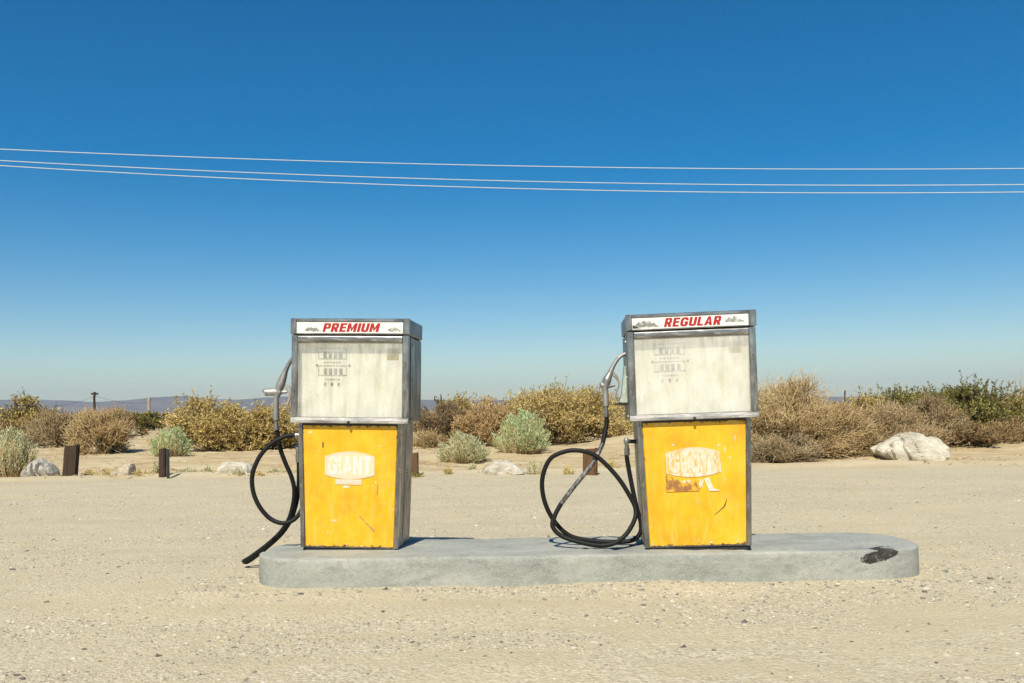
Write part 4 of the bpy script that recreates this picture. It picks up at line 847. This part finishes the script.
# small weeds along the edge of the lot
weeds = [(88, 477, 14, 470, 'leaf_olive', 'low yellow green weeds right of the thick post stub'), (102, 477.5, 16, 471, 'leaf_olive', 'low weeds left of the small pinkish rock'), (141, 478, 18, 471, 'leaf_olive', 'low weeds right of the small pinkish rock'), (157, 477, 12, 462, 'leaf_sage', 'grey green weed against the broad wooden stake'),
         (187, 476, 18, 471, 'leaf_sage', 'low weeds right of the dark stakes'), (236, 477, 16, 466, 'leaf_sage', 'grey green weed in front of the low pale rock'), (208, 476, 8, 470, 'leaf_sage', 'small weed left of the low pale rock'), (258, 477, 10, 470, 'leaf_olive', 'small yellow weed behind the looping hose'), (274, 475.5, 14, 471, 'leaf_sage', 'low grey weed behind the trailing hose'),
         (536, 474, 20, 450, 'leaf_sage', 'wispy pale weed right of the wedge of rock'), (487, 474, 10, 463, 'leaf_olive', 'little weed at the left tip of the wedge of rock'), (568, 474, 12, 462, 'leaf_olive', 'wispy weed left of the squat post stub'), (447, 474, 10, 464, 'leaf_olive', 'small weed below the silvery sage bush'), (472, 472, 8, 464, 'leaf_sage', 'tiny weed left of the wedge of rock'), (417, 476.5, 10, 470, 'leaf_green', 'small dark weed at the foot of the rusty post'), (612, 470, 14, 458, 'leaf_olive', 'small weed between the coiled hose and REGULAR pump')]
for i, (px, yb, w, yt, lm, lab) in enumerate(weeds):
    broom_bush('weed', px, yb, w, yt, lm, 'twig_straw', lab, 100 + i, 40, 160 if yb - yt < 15 else 260, cat='weed', group='small weeds along the edge of the lot', dome=.3, ragged=.5)

# far scrub that reads as one mass
rg = np.random.RandomState(77); Vs, Fs, Ts = [], [], []; off = 0
for k in range(330):
    Y = 34*(520/34)**rg.rand()**.9; X = rg.uniform(-.72, .72)*Y
    if -.50 < X/Y < -.36 and Y < 75: continue
    hgt = rg.uniform(.5, 1.5); wd = hgt*rg.uniform(1.2, 2.4); n = 150; u1 = Y/FPX
    a = rg.rand(n)*6.283; e = np.arcsin(rg.rand(n)); rr = .6 + .4*rg.rand(n); C = np.stack([X + np.cos(a)*np.cos(e)*rr*wd/2, Y + np.sin(a)*np.cos(e)*rr*wd/2, np.sin(e)*rr*hgt], 1)
    ls = np.full(n, max(.10, u1*1.2))*(.7 + .8*rg.rand(n)); V, F = leaves(C, rg.normal(size=(n, 3)) + [0, 0, .5], ls*2, ls*.6, rg); Vs.append(V); Fs.append(F + off); off += len(V); Ts.append(np.repeat(rg.rand()*.6 + .4*rg.rand(n), 4))
me = np_mesh('scrub', np.concatenate(Vs), np.concatenate(Fs)); set_tint(me, np.concatenate(Ts)); tag(link('scrub', me, M['leaf_brown']), 'far low brown scrub spread over the desert floor', 'scrub', kind='stuff')

# dry litter and small stones on the sand behind the lot
rg = np.random.RandomState(9); n = 9000; y = rg.uniform(14.2, 30, n); x = rg.uniform(-1, 1, n)*y*.62; z = ground_z(x, y); k = fbm(x*.9, y*.9 + 20) > .46; x, y, z = x[k], y[k], z[k]; n = len(x)
S = np.stack([x, y, z + .005], 1); E = S + np.stack([rg.normal(0, .07, n), rg.normal(0, .07, n), np.abs(rg.normal(0, .03, n))], 1); V, q, t_, kk = strips(S, E, np.full(n, .006), rg, .1)
me = np_mesh('litter', V, [q, t_]); set_tint(me, np.repeat(rg.rand(n), kk)); tag(link('dry_litter', me, M['twig_straw']), 'dry twigs and straw strewn over the sand', 'litter', kind='stuff')

# ------------------------------------------------------------------ haze
mb = MB(); mb.box(-9800, 9800, -900, 9800, -6, 260, .5); hz = mb.build('haze', None)
t = NT('haze_air'); t.t.nodes.remove(t.b); pv = t.n('ShaderNodeVolumePrincipled'); pv.inputs['Color'].default_value = (.70, .85, 1.0, 1); pv.inputs['Density'].default_value = .00009; pv.inputs['Anisotropy'].default_value = 0.0
t.l(pv.outputs[0], t.out.inputs['Volume']); hz.data.materials.append(t.m); tag(hz, 'thin blue desert haze in the distance', 'haze', kind='stuff')
